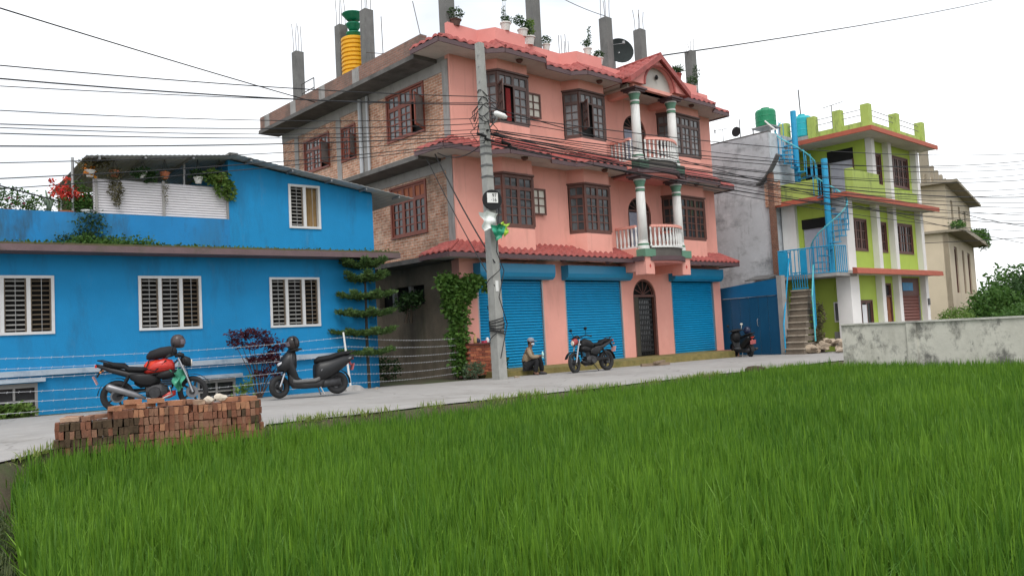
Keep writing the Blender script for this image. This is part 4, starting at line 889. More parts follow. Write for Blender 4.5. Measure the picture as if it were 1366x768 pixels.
potted('potted_plant', 'white pot with a thin upright dark shrub between bare rebars', (20.55, 17.92, zP), .24, .14, [(-.05, 0, .4, .15, .12, .12), (.1, 0, .55, .09, .08, .2), (.12, 0, .85, .05, .05, .2)], 360, .06, l_dark, None, 36, PG, stems=[[(0, 0, .2), (.1, 0, .7), (.12, 0, 1.05)]])
potted('potted_plant', 'low bushy plant in a white pot near the satellite dish', (21.62, 18.36, zP), .24, .16, [(0, 0, .36, .22, .18, .14)], 380, .065, l_dark, None, 37, PG)
potted('potted_plant', 'spiky agave in a red pot just right of the gable', (25.70, 17.92, zP), .3, .15, [(0, 0, .42, .18, .16, .12)], 170, .2, l_dark, M('red_pot', (.30, .06, .05), .7), 38, PG, asp=.18)
potted('potted_plant', 'climbing shrub in a white pot leaning on the end roof column', (27.45, 18.38, zP), .22, .15, [(-.15, 0, .4, .25, .18, .22), (.2, 0, .75, .14, .12, .4)], 560, .07, l_dark, None, 39, PG)

# ---------------------------------------------------------------- grey neighbour, gate
GH = thing('grey_house', 'windowless grey rendered house wall behind the blue gate', 'house', (33, 20, -.3))
part('wall', MB().box(30.55, 33.02, 17.0, 27, -.3, 9.03), m_greywall, GH, True)
part('parapet', MB().box(30.55, 30.7, 17.0, 27, 9.03, 9.10), m_concdk, GH, True)
part('brick_corner', MB().box(30.40, 30.54, 16.88, 17.12, -.2, 7.3), M('old_brick_corner', (.22, .10, .065), .95, .25, 4, .4, 30, brick=(1, (.17, .075, .05), (.2, .16, .13), .12, .075)), GH, True)
part('tin_canopy', MB().hexa([(29.6, 16.95, 2.86), (30.5, 16.95, 2.96), (30.5, 18.0, 2.96), (29.6, 18.0, 2.86), (29.6, 16.95, 2.90), (30.5, 16.95, 3.1), (30.5, 18.0, 3.1), (29.6, 18.0, 2.9)]), m_concdk, GH, True)
rr = MB()
for k in range(5):
    a, b = k/5, (k+1)/5; f = lambda q: (30.35+.1*q, 17.55-.95*q, 6.85+1.1*q**1.6)
    p, q_ = f(a), f(b); rr.hexa([(p[0]-.12, p[1], p[2]), (p[0]+.2, p[1], p[2]), (q_[0]+.2, q_[1], q_[2]), (q_[0]-.12, q_[1], q_[2]), (p[0]-.12, p[1], p[2]+.07), (p[0]+.2, p[1], p[2]+.07), (q_[0]+.2, q_[1], q_[2]+.07), (q_[0]-.12, q_[1], q_[2]+.07)])
part('curled_tin_roof', rr, m_concdk, GH, True)
part('brick_gable', MB().box(30.45, 30.54, 16.62, 17.3, 5.9, 6.9), m_brickw, GH, True)
t = thing('water_tank', 'green plastic water tank on a metal stand over the grey wall', 'water tank', (31.4, 17.55, 9.03))
part('tank', MB().lathe([(.40, .42), (.43, .45), (.43, .62), (.44, .64), (.43, .66), (.43, .85), (.44, .87), (.43, .89), (.43, 1.08), (.38, 1.16), (.18, 1.2), (.18, 1.26), (.1, 1.27)], n=22), M('tank_green', (.01, .22, .10), .45, .08, 5), t, smooth=False)
mb = MB().box(-.45, .45, -.45, .45, .37, .42)
for a in (-.4, .4):
    for b in (-.4, .4): mb.box(a-.02, a+.02, b-.02, b+.02, 0, .37)
part('stand', mb, m_metal, t)
part('pipe', MB().tube([(-.42, -.2, .6), (-.5, -.45, .35), (-.5, -.7, .1)], .035, 6), m_potw, t)
t = thing('tv_antenna', 'thin roof antenna with crossbars on the grey house', 'antenna', (30.8, 19.3, 9.08)); part('mast', MB().tube([(0, 0, 0), (0, 0, .62)], .014, 5), m_concdk, t); part('crossbar', MB().tube([(0, -.3, .6), (0, .45, .64)], .012, 5).tube([(0, .4, .5), (0, .4, .68)], .03, 6), m_concdk, t)
t = thing('small_satellite_dish', 'small black dish on a short mast on the grey house', 'satellite dish', (30.8, 18.45, 9.08)); part('mast', MB().tube([(0, 0, 0), (0, 0, .85)], .022, 6), m_concdk, t)
part('reflector', MB().lathe([(.02, 0.0), (.14, -.02), (.22, -.07)], (-.06, .12, .32), 14, 'x'), m_black, t)

GT = thing('metal_gate', 'tall dark blue sheet metal gate between the pink and green houses', 'gate', (28.5, 17.2, -.12))
g0, g1 = Vector((28.62, 18.55, 0)), Vector((28.36, 15.86, 0)); gd = (g1-g0).normalized(); gn = Vector((gd.y, -gd.x, 0))
def gp(s, off, z): p = g0+gd*s+gn*off; return (p.x, p.y, z)
GL = (g1-g0).length
def gbox(mb, s0, s1, o0, o1, za0, za1, zb0, zb1): return mb.hexa([gp(s0, o0, za0), gp(s1, o0, zb0), gp(s1, o1, zb0), gp(s0, o1, za0), gp(s0, o0, za1), gp(s1, o0, zb1), gp(s1, o1, zb1), gp(s0, o1, za1)])
for k in range(6):
    a, b = .05+(GL-.1)*k/6, .05+(GL-.1)*(k+1)/6
    part('sheet_panel', gbox(MB(), a+.008, b-.008, 0, -.02, -.05, 2.15, -.05, 2.15), m_gate, GT, True)
part('top_panel', gbox(MB(), 0, GL, .03, -.02, 2.17, 2.60, 2.17, 2.80), M('blue_top_sheet', (.005, .11, .25), .45, .1, 2), GT, True)
part('frame', gbox(gbox(gbox(MB(), 0, .05, .02, -.04, -.1, 2.17, -.1, 2.17), GL-.07, GL, .02, -.04, -.1, 2.17, -.1, 2.17), .05, GL-.07, .012, -.03, -.1, -.05, -.1, -.05), m_gate, GT, True)
part('gate_post', gbox(MB(), GL+.01, GL+.22, .05, -.2, -.3, 2.9, -.3, 2.9), m_conc, GT, True)
part('handle', MB().tube([gp(1.75, .03, 1.0), gp(1.75, .08, 1.05), gp(1.75, .08, 1.25), gp(1.75, .03, 1.3)], .014, 5), m_metal, GT, True)

# ---------------------------------------------------------------- green house
GRH = thing('green_house', 'lime green house with white pillars and a turquoise spiral staircase', 'house', (34.5, 16.5, -.2))
def gg(name, mb, mat, parent=None, smooth=False, label=None): return part(name, mb, mat, parent or GRH, True, smooth, None, label)
X0, YF, XR = 30.95, 14.2, 39.2; YW = 14.62; XS = 31.25
Z1, Z2, Z3 = 2.86, 5.86, 8.70
# floor 1 and 2 front wall
def fwall(z0, z1, holes, x0=31.6): return MB().wall((x0, YW), (XR-.1, YW), z0, z1, .2, [(a-x0, b-x0, c, d) for a, b, c, d in holes])
W_g = [(32.25, 33.75, .35, 1.85)]; D_g = (34.75, 35.75, -.1, 2.55); S_g = (36.35, 38.8, -.1, 2.80)
gg('front_wall', fwall(-.2, Z1, W_g+[D_g, S_g]), m_lime)
W_2 = [(32.25, 33.75, 3.86, 5.22), (34.7, 35.7, 3.86, 5.2), (36.5, 38.5, 3.86, 5.25)]
gg('front_wall', fwall(Z1+.14, Z2, W_2), m_lime)
W_3 = [(34.75, 35.7, 6.75, 8.2), (36.5, 38.6, 6.85, 8.3)]
gg('front_wall', fwall(Z2+.14, Z3, W_3, 34.25), m_lime)
# side walls (face -X)
gg('side_wall', MB().wall((XS, 17.0), (XS, YW+.01), -.2, Z1, .2), m_lime)
gg('side_wall', MB().wall((XS, 17.0), (XS, YW+.01), Z1+.14, Z2, .2, [(17.0-16.15, 17.0-15.0, Z1+.14, 5.25)]), m_lime)
gg('side_wall', MB().wall((34.2, 18.4), (34.2, YW+.01), Z2+.14, Z3, .2, [(18.4-16.25, 18.4-15.2, Z2+.14, 8.42), (18.4-17.4, 18.4-16.6, Z2+.14, 8.0)]), m_lime)
gg('back_wall', MB().box(33.1, XR-.1, 18.2, 18.4, -.2, Z3).box(XR-.3, XR-.1, YW+.2, 18.2, -.2, Z3).box(XS+.2, 33.1, 16.8, 16.97, -.2, Z2), m_lime)
gg('inner_dark', MB().box(XS+.5, XR-.5, YW+.9, YW+.95, -.1, Z2).box(34.6, XR-.5, YW+.9, YW+.95, Z2+.2, Z3), m_dark)
# white pillars
gg('corner_pillar', MB().box(X0, 31.72, YF, YW+.15, -.2, Z1), m_wwall); gg('corner_pillar', MB().box(X0, 31.62, YF, YW+.1, Z1+.14, Z2), m_wwall)
for x in (34.2, 35.9, 38.88):
    for z0, z1 in ((-.2, Z1), (Z1+.14, Z2), (Z2+.14, Z3)): gg('pillar', MB().box(x-.0, x+.32, 14.36, YW-.002, z0, z1), m_wwall)
gg('side_pillar', MB().box(X0+.1, XS+.05, 16.35, 16.95, Z1+.14, Z2), m_wwall)
# slabs with red edges
gg('slab', MB().box(30.6, 33.06, 13.92, 16.97, Z1, Z1+.10).box(33.06, 39.2, 13.92, 18.4, Z1, Z1+.10), m_cream)
gg('slab_edge', MB().hexa([(30.55, 13.7, Z1-.02), (39.3, 13.7, Z1-.02), (39.15, 13.92, Z1-.02), (30.6, 13.92, Z1-.02), (30.55, 13.72, Z1+.17), (39.28, 13.72, Z1+.17), (39.15, 13.92, Z1+.22), (30.6, 13.92, Z1+.22)]), m_redband)
gg('slab', MB().box(30.55, 33.06, 13.92, 16.97, Z2, Z2+.12).box(33.06, 39.85, 13.92, 18.4, Z2, Z2+.12), m_cream)
gg('slab_edge', MB().box(30.5, 39.9, 13.86, 13.92, Z2-.03, Z2+.16).box(30.49, 30.55, 13.92, 16.9, Z2-.03, Z2+.16), m_redband)
gg('roof_slab', MB().box(32.75, 39.7, 13.72, 18.6, Z3, Z3+.14), m_cream)
gg('roof_edge', MB().box(32.7, 39.75, 13.66, 13.72, Z3-.02, Z3+.17).box(32.69, 32.75, 13.72, 18.6, Z3-.02, Z3+.17), m_redband)
# roof parapet with posts and pipes
gg('roof_parapet', MB().box(33.4, 39.2, 14.1, 14.25, Z3+.14, 9.25).box(33.4, 33.55, 14.25, 18.5, Z3+.14, 9.25), m_limedirt)
PS = [(33.5, 14.17), (36.3, 14.17), (39.1, 14.17), (33.47, 15.35), (33.47, 16.5), (33.47, 17.8)]
for x, y in PS: gg('parapet_post', MB().box(x-.17, x+.17, y-.17, y+.17, Z3+.14, 9.95), m_limedirt)
for z in (9.55, 9.78): gg('parapet_rail', MB().tube([(33.47, 17.8, z), (33.47, 14.17, z), (39.1, 14.17, z)], .018, 6), m_metal)
# terrace parapets (third floor)
def tp(mb): return gg('terrace_parapet', mb, m_limedirt)
tp(MB().box(30.75, 30.87, 15.2, 16.85, Z2+.12, 6.75)); tp(MB().box(31.5, 33.85, 14.0, 14.12, Z2+.12, 7.0)); tp(MB().box(33.86, 34.35, 14.0, 14.12, Z2+.12, 6.6)); tp(MB().box(31.35, 31.49, 13.98, 14.3, Z2+.12, 7.05))
tp(MB().box(36.3, 38.8, 14.4, 14.5, Z2+.12, 6.65))
# windows
def frontwin(a, b, c, d, ns, wood=m_brown, y=YW, name='window', glass=m_glass, cols=2, rows=3):
    W = gg(name, MB().box(a, b, y+.14, y+.15, c, d), m_dark)
    fr = MB().box(a, b, y-.02, y+.08, c, c+.06).box(a, b, y-.02, y+.08, d-.06, d).box(a, a+.06, y-.018, y+.08, c+.06, d-.06).box(b-.06, b, y-.018, y+.08, c+.06, d-.06); gg('frame', fr, wood, W)
    for k in range(ns):
        x0, x1 = a+.06+(b-a-.12)*k/ns, a+.06+(b-a-.12)*(k+1)/ns; sm, pm = MB(), MB()
        sash_grid(sm, pm, (0, y+.05, 0), Vector((1, 0, 0)), Vector((0, -1, 0)), x0, x1, c+.06, d-.06, cols, rows, .07); s_ = gg('sash', sm, wood, W); gg('pane', pm, glass, s_)
    return W
for w_ in W_2: frontwin(*w_, 3 if w_[1]-w_[0] > 1 else 2)
for w_ in W_3: frontwin(*w_, 4 if w_[1]-w_[0] > 1 else 2)
W = frontwin(*W_g[0], 3, m_brown, YW, 'shop_window', m_glass, 1, 1); gg('poster', MB().box(32.75, 33.15, YW-.012, YW-.006, .75, 1.65), M('paper_white', (.72, .72, .74), .7), W)
D = gg('front_door', MB().box(34.85, 35.7, YW+.06, YW+.12, -.1, 1.95), M('door_wood', (.25, .085, .03), .5, .2, 6))
for x0 in (34.92, 35.30):
    for z0 in (.1, .75, 1.4): gg('door_panel', MB().box(x0, x0+.32, YW+.04, YW+.06, z0, z0+.48), M('door_wood', (.25, .085, .03)), D)
gg('door_frame', MB().box(34.75, 34.85, YW, YW+.1, -.1, 2.55).box(35.65, 35.75, YW, YW+.1, -.1, 2.55).box(34.85, 35.65, YW, YW+.1, 1.95, 2.03).box(34.85, 35.65, YW, YW+.1, 2.47, 2.55), m_brown, D)
gg('fanlight', MB().box(34.85, 35.65, YW+.08, YW+.09, 2.03, 2.47), m_glass, D)
m_brsh = M('brown_shutter', (.20, .075, .06), .5, .1, 4)
m_brhd = M('brown_shutter_top', (.12, .05, .045), .5, .15, 4)
roller(36.35, 38.8, -.1, 2.0, YW, m_brsh, m_brhd, GRH, False, .14)
gg('shutter_fascia', MB().box(36.35, 38.8, YW+.01, YW+.1, 2.0, 2.8), m_brhd)
SG = gg('shop_sign', MB().box(36.85, 37.95, YW-.05, YW-.02, 2.22, 2.58), M('sign_blue', (.05, .22, .42), .5, .25, 3))
gg('wall_meter', MB().box(38.96, 39.12, 14.30, 14.355, 1.55, 1.85), m_concdk)
# side: small window, doors
SW = gg('small_window', MB().box(XS-.03, XS-.005, 14.78, 15.02, 1.05, 1.75), m_glassm); gg('frame', MB().box(XS-.05, XS-.03, 14.74, 14.78, 1.0, 1.8).box(XS-.05, XS-.03, 15.02, 15.06, 1.0, 1.8).box(XS-.05, XS-.03, 14.78, 15.02, 1.75, 1.8).box(XS-.05, XS-.03, 14.78, 15.02, 1.0, 1.05), m_wwall, SW)
DD = gg('side_door', MB().box(XS+.08, XS+.1, 15.0, 16.15, Z1+.14, 4.85), M('pale_curtain', (.48, .48, .55), .9, .12, 3)); gg('door_head', MB().box(XS-.01, XS+.1, 14.97, 16.18, 4.86, 5.25), m_dark, DD)
DD = gg('terrace_door', MB().box(34.28, 34.31, 15.2, 16.25, Z2+.14, 7.95), M('pale_curtain', (.48, .48, .55))); gg('door_head', MB().box(34.18, 34.3, 15.15, 16.3, 7.96, 8.44), m_dark, DD); gg('door_frame', MB().box(34.17, 34.25, 15.14, 15.2, Z2+.14, 7.95).box(34.17, 34.25, 16.25, 16.31, Z2+.14, 7.95), m_brown, DD)
gg('dark_doorway', MB().box(34.28, 34.31, 16.6, 17.4, Z2+.14, 8.0), m_dark)
gg('base_course', MB().box(XS-.06, XS-.001, YW+.2, 15.1, -.2, .62), m_conc)
# balcony floor and railing on the side
gg('balcony_floor', MB().box(29.55, XS-.01, 14.05, 16.45, Z1-.1, Z1+.02), m_conc)
def railing(parent, pts, z0, z1, n, mat, name='railing'):
    K = gg(name, MB().tube([(*p, z1) for p in pts], .028, 6).tube([(*p, z0) for p in pts], .02, 6), mat, parent)
    acc = [0]
    for p, q in zip(pts[:-1], pts[1:]): acc.append(acc[-1]+math.dist(p, q))
    me = mesh_of('baluster', MB().box(-.014, .014, -.014, .014, 0, z1-z0), mat)
    for k in range(n+1):
        t_ = acc[-1]*k/n
        for i in range(len(pts)-1):
            if t_ <= acc[i+1]+1e-6: f = (t_-acc[i])/(acc[i+1]-acc[i]); x, y = pts[i][0]+(pts[i+1][0]-pts[i][0])*f, pts[i][1]+(pts[i+1][1]-pts[i][1])*f; break
        piece('baluster', me, K, wmat(K).inverted() @ Matrix.Translation((x, y, z0)))
    return K
K = railing(GRH, [(30.5, 16.42), (29.6, 16.42), (29.6, 14.08), (30.5, 14.08)], Z1+.06, 3.92, 26, m_cyan, 'balcony_railing')
for y0, y1 in ((16.05, 16.42), (15.25, 15.5)): gg('rail_panel', MB().box(29.57, 29.59, y0, y1, Z1+.05, 3.88), m_cyan, K)
# entry staircase of stone
ST = thing('stone_staircase', 'steep narrow stone steps climbing to the turquoise balcony gate', 'stairs', (28.7, 15.5, -.2))
nst = 10
for k in range(nst):
    xa = 27.95+k*.16; zt = -.12+(k+1)*.245; yo = -.40*(1-k/9)
    part('step', MB().box(xa, 29.56, 15.14+yo, 15.86+yo, -.3 if k == 0 else -.12+k*.245, zt-.05), M('dark_step', (.16, .13, .10), .95, .3, 5, .4, 25), ST, True)
    part('tread', MB().box(xa-.04, xa+.2, 15.12+yo, 15.88+yo, zt-.048, zt), M('worn_tread', (.34, .29, .23), .95, .25, 5, .3, 25), ST, True)
part('handrail', MB().tube([(28.0, 15.50, .0), (28.0, 15.50, 1.0), (29.55, 15.94, 3.6)], .03, 6), m_cyan, ST, True)
part('side_panel', MB().hexa([(28.85, 14.70, .75), (29.15, 14.78, .95), (29.15, 14.82, .95), (28.85, 14.74, .75), (28.85, 14.70, 2.1), (29.5, 14.92, 3.2), (29.5, 14.96, 3.2), (28.85, 14.74, 2.1)]), m_cyan, ST, True)
part('handrail', MB().tube([(28.8, 14.70, .35), (28.8, 14.70, 2.05), (29.52, 14.94, 3.25)], .03, 6), M('pale_turquoise', (.10, .45, .50), .4, .1, 5), ST, True)
gr = MB()
for y in np.linspace(15.2, 15.8, 7): gr.box(29.45, 29.47, y-.012, y+.012, 2.36, 3.0)
gr.box(29.44, 29.48, 15.16, 15.84, 2.36, 2.40).box(29.44, 29.48, 15.16, 15.84, 2.98, 3.02); part('gate_grille', gr, m_cyan, ST, True)
# spiral staircases
def spiral(label, x, y, z0, z1, a0, turns, r_, cw=1, postz=None, n=13):
    t = thing('spiral_staircase', label, 'spiral stairs', (x, y, z0))
    part('centre_post', MB().tube([(0, 0, 0), (0, 0, (postz or z1)-z0)], .12, 12), m_cyan, t)
    H = z1-z0; hr = []
    me = mesh_of('step', MB().add([(.07, -.06, 0), (r_, -.17, 0), (r_, .17, 0), (.07, .06, 0), (.07, -.06, .03), (r_, -.17, .03), (r_, .17, .03), (.07, .06, .03)], [(3, 2, 1, 0), (4, 5, 6, 7), (0, 1, 5, 4), (1, 2, 6, 5), (2, 3, 7, 6), (3, 0, 4, 7)]), m_cyan)
    bm_ = mesh_of('baluster', MB().tube([(0, 0, 0), (0, 0, .92)], .018, 5), m_cyan)
    for k in range(n):
        a = a0+cw*turns*2*math.pi*k/(n-1); z = H*(k+1)/n
        piece('step', me, t, Matrix.Translation((0, 0, z-.03)) @ Matrix.Rotation(a, 4, 'Z'))
        for dd in (-.1, .1):
            aa = a+dd*1.4; piece('baluster', bm_, t, Matrix.Translation((r_*math.cos(aa), r_*math.sin(aa), z+(dd*.6*H/n/.2 if k else 0)*cw*.3-.02)))
    for k in range(-1, 3*n): 
        q = k/(3*n-1); a = a0+cw*turns*2*math.pi*q; hr.append((r_*math.cos(a), r_*math.sin(a), H/n+(H-H/n)*q+.9))
    part('handrail', MB().tube(hr, .028, 6), M('pale_turquoise', (.10, .45, .50), .4, .1, 5), t); return t
spiral('turquoise spiral stairs from the railed balcony to the upper terrace', 30.35, 14.6, Z1+.02, Z2+.1, R(130), .8, .72, 1, 7.4)
spiral('turquoise spiral stairs from the upper terrace to the roof', 31.9, 16.55, Z2+.12, Z3+.1, R(-30), -.72, .78, 1, 10.0)
t = thing('water_tank', 'turquoise water tank beside the top of the spiral stairs', 'water tank', (33.6, 17.05, 9.0))
part('tank', MB().lathe([(.38, 0.15), (.42, .2), (.42, .45), (.43, .47), (.42, .49), (.42, .75), (.43, .77), (.42, .79), (.42, 1.0), (.36, 1.1), (.16, 1.15), (.15, 1.22)], n=20), M('tank_turquoise', (.012, .36, .42), .45, .08, 5), t, smooth=False); part('stand', MB().box(-.4, .4, -.4, .4, -.16, .15), m_conc, t)
t = thing('tv_antenna', 'rooftop antenna with long boom on the green house', 'antenna', (34.1, 15.9, 8.84)); part('mast', MB().tube([(0, 0, 0), (0, 0, 1.6)], .02, 5), m_concdk, t); part('boom', MB().tube([(-.2, -.6, 1.58), (.2, .5, 1.62)], .015, 5).tube([(-.1, -.2, .9), (.1, .2, .9)], .012, 5), m_concdk, t)
t = thing('roof_pole', 'thin leaning steel pole behind the turquoise tank', 'pole', (33.9, 17.2, 8.84)); part('pole_shaft', MB().tube([(0, 0, 0), (-.02, .05, 2.6)], .03, 6), m_concdk, t)

# ---------------------------------------------------------------- beige house further along
BE = thing('beige_house', 'tall beige house with slit windows and a weedy overhanging ledge', 'house', (53.68, 18.29, -.2), .22)
def bb(name, mb, mat, parent=None): return part(name, mb, mat, parent or BE)
slits2 = [(2.0, 3.1, 6.9, 8.7), (6.2, 7.2, 6.9, 8.7), (9.6, 10.8, 6.9, 8.7)]; slits1 = [(2.6, 4.2, 2.6, 5.6), (7.0, 8.2, 2.6, 5.6), (10.4, 12.2, 2.6, 5.6)]; slits0 = [(4.8, 5.8, -.1, 1.6), (7.6, 9.0, -.1, 1.6), (11.5, 12.6, .3, 2.0)]
mb = MB().wall((0, 0), (15.5, 0), -.1, 6.3, .3, slits1+slits0).wall((1.2, 0.05), (15.5, 0.05), 6.45, 9.45, .3, slits2); bb('front_wall', mb, m_beige)
bb('side_wall', MB().wall((0, 9), (0, .001), -.1, 6.3, .3).wall((1.0, 9), (1.0, .05), 6.45, 9.45, .3).box(.4, 15.4, 8.7, 9, -.1, 9.4).box(15.2, 15.5, .3, 8.7, -.1, 9.4), m_beige)
for a, b, c, d in slits0+slits1+slits2:
    W = bb('slit_window', MB().box(a, b, .2, .22, c, d), m_glass); bb('frame', MB().box(a, a+.12, .08, .2, c, d).box(b-.12, b, .08, .2, c, d).box(a+.12, b-.12, .08, .2, d-.12, d), m_brown, W)
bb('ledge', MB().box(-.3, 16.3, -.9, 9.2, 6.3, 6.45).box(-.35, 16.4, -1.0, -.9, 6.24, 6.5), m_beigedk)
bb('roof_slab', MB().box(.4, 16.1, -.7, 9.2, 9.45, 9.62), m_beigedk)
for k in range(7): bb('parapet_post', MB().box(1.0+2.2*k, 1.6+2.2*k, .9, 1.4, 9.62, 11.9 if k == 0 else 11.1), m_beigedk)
bb('parapet', MB().box(1.0, 15.3, 1.05, 1.25, 9.62, 10.3), m_beige)
for k in range(5): bb('rail_pipe', MB().tube([(0.02, 0.05, 9), (0.02, .05, 9.01)], .01, 4), m_metal) if False else None
t = thing('ledge_weeds', 'leafy weeds sprouting from the beige house ledge', 'weeds', tuple(wmat(BE) @ Vector((10, -.6, 6.65))), .22)
leafpart('foliage', blob_pts([(3, 0, .25, 2.4, .4, .5), (0, 0, .1, 2.5, .4, .25), (4.6, -.2, .1, 1.2, .4, .8), (-8.5, .2, .1, 1.2, .4, .3)], 1500, 61), .22, l_green, t, 61)
# shrubs and trees at the far right
def bush(name, label, loc, blobs, n, ls, leaf, seed, group=None, cat='bush', trunk=None):
    t = thing(name, label, cat, loc, 0, group)
    mb = MB(); rs = random.Random(seed)
    for b in blobs[:4]: mb.tube([(rs.uniform(-.1, .1), rs.uniform(-.1, .1), 0), (b[0]*.5, b[1]*.5, b[2]*.5), (b[0], b[1], b[2])], [trunk or .06, (trunk or .06)*.6, .015], 6)
    part('trunk', mb, M('bark', (.09, .07, .05), .95, .3, 6, .3, 20), t)
    leafpart('crown', blob_pts(blobs, n, seed, .45), ls, leaf, t, seed); return t
bush('round_shrub', 'small clipped round shrub showing above the boundary wall by the green house', (41.6, 14.1, -.15), [(0, 0, .95, .95, .8, .55)], 1500, .12, l_light, 71)
FG = 'thicket behind the boundary wall'
bush('thicket_tree', 'bushy dark tree against the corner of the beige house', (52., 15.5, -.2), [(0, 0, 1.6, 1.6, 1.5, 1.1), (1.5, 0, 1.4, 1.4, 1.4, 1.0), (-1, .2, 1.0, 1.3, 1.2, .8)], 3600, .26, l_green, 72, FG, 'tree', .1)
bush('thicket_tree', 'tall dark tree in the middle of the thicket', (56., 14.2, -.2), [(0, 0, 2.3, 2.2, 2, 1.4), (2, 0, 2.0, 1.8, 1.6, 1.3), (-2, 0, 1.5, 1.6, 1.5, 1.2)], 4200, .28, l_dark, 73, FG, 'tree', .12)
bush('thicket_tree', 'broad olive tree at the outer end of the thicket', (55., 11.2, -.2), [(0, 0, 1.9, 2.3, 2, 1.25), (1.5, -1.5, 1.9, 2, 2, 1.25), (-1.5, .5, 1.5, 1.5, 1.5, 1.1)], 4200, .26, leafmat('leaf_olive', (.05, .085, .02), (.12, .15, .05)), 74, FG, 'tree', .12)
bush('thicket_tree', 'low pale shrub in front of the thicket', (46., 12.3, -.2), [(0, 0, .95, 1.7, 1.3, .75), (1.5, -.5, .9, 1.3, 1.2, .7), (-1.5, .3, .7, 1.2, 1, .6)], 3200, .17, l_green, 75, FG, 'bush', .06)
for k, (x, y) in enumerate(((62, 9), (64, 3), (70, 15), (75, 8), (80, 22))): bush('far_tree', 'hazy far tree line beyond the thicket', (x, y, -.2), [(0, 0, 3.2, 3, 3, 2), (2, 1, 2.6, 2.4, 2.4, 1.7), (-2, -1, 2.2, 2.4, 2.4, 1.6)], 2200, .4, l_green, 80+k, 'far trees beyond the thicket', 'tree', .16)

# ---------------------------------------------------------------- utility poles and cables
def pole(label, base, top, w0, w1):
    t = thing('utility_pole', label, 'utility pole', base)
    T = Vector(top)-Vector(base); a, b = w0/2, w1/2
    part('shaft', MB().hexa([(-a, -a, -.1), (a, -a, -.1), (a, a, -.1), (-a, a, -.1), (T.x-b, T.y-b, T.z), (T.x+b, T.y-b, T.z), (T.x+b, T.y+b, T.z), (T.x-b, T.y+b, T.z)]), m_concpole, t)
    return t, T
PB, PT = (14.2, 16.1, gzf(14.2)-.03), (13.80, 15.80, 8.9)
P1, T1 = pole('square concrete utility pole wrapped in cables before the pink house', PB, PT, .29, .175)
def ap(z, dx=0, dy=0):   # point on pole axis (local) at local height z
    f = z/T1.z; return Vector((T1.x*f+dx, T1.y*f+dy, z))
def hw(z): return .145+(.088-.145)*z/T1.z
rs = random.Random(4); k = MB()
for z in (7.6, 7.4, 7.25, 7.05, 6.9):
    w_ = hw(z)+.03; k.tube([ap(z, w_*math.cos(a), w_*math.sin(a))+Vector((0, 0, .08*math.sin(a*1.5+z*7))) for a in np.linspace(0, 6.28, 13)], .014, 5)
for i in range(14):
    z = rs.uniform(6.7, 7.6); a = rs.uniform(0, 6.28); q = hw(z)+.06
    k.tube([ap(z, q*math.cos(a), q*math.sin(a)), ap(z-.2, (q+.25)*math.cos(a+.3), (q+.25)*math.sin(a+.3)), ap(z-.5, (q+.12)*math.cos(a+.7), (q+.12)*math.sin(a+.7)), ap(z-.25, q*math.cos(a+1), q*math.sin(a+1))], .011, 5)
part('cable_tangle', k, m_wire, P1)
k = MB()
for z in (1.42, 1.5, 1.57, 1.35, 1.28, 1.62): k.tube([ap(z, (hw(z)+.03)*1.2*math.cos(a), (hw(z)+.03)*1.2*math.sin(a))+Vector((0, 0, .05*math.sin(a+z*9))) for a in np.linspace(0, 6.28, 13)], .016, 5)
for z0 in (1.1, 2.6): k.tube([ap(z0+.9*(a/6.28)*1.0-.4, (hw(z0)+.03)*1.25*math.cos(a), (hw(z0)+.03)*1.25*math.sin(a)) for a in np.linspace(0, 9, 22)], .012, 5)
k.tube([ap(4.6, .2, -.16), ap(3.4, -.02, -.2), ap(2.9, .2, -.2), ap(2.2, -.05, -.22), ap(1.5, .2, -.2), ap(.6, -.12, -.22)], .013, 5)
part('cable_coil', k, m_wire, P1)
for z in (7.9, 8.3, 8.6): part('bolt', MB().lathe([(.02, 0), (.02, .03)], tuple(ap(z, -hw(z)-.02, -.02)), 6, 'x'), m_metal, P1)
k = MB()
for z in (6.6, 6.35): k.bar(ap(z, -.02, -hw(z)-.06), ap(z, .02, hw(z)+.1), .05)
for z, dx in ((6.45, -.45), (6.35, -.2), (6.5, .15), (6.35, .40), (6.25, .62)): k.tube([ap(z, dx, -.2), ap(z-.06, dx+.26, -.26)], .035, 7)
part('cable_clamp', k, m_black, P1)
for z in (5.4, 5.7, 6.0, 6.2): part('pole_band', MB().box(*(lambda c, q: (c.x-q, c.x+q, c.y-q, c.y+q, z-.03, z+.02))(ap(z), hw(z)+.012)), m_concdk, P1)
# street lamp
SLc = ap(6.95, .12, -.5)
part('lamp_arm', MB().tube([ap(6.7, .1, -.1), ap(6.82, .1, -.35), SLc], .02, 6), m_metal, P1)
k = MB(); k.loft([(-.16, 0, .05, .04), (-.10, 0, .09, .07), (.12, -.02, .10, .07), (.2, -.03, .06, .035)], 10)
dr = Vector((.75, -.45, -.25)).normalized(); Rm = dr.to_track_quat('X', 'Z').to_matrix(); k.v = [tuple(Rm @ Vector(p)+SLc) for p in k.v]
part('lamp_head', k, M('lamp_white', (.78, .78, .76), .35), P1, smooth=True)
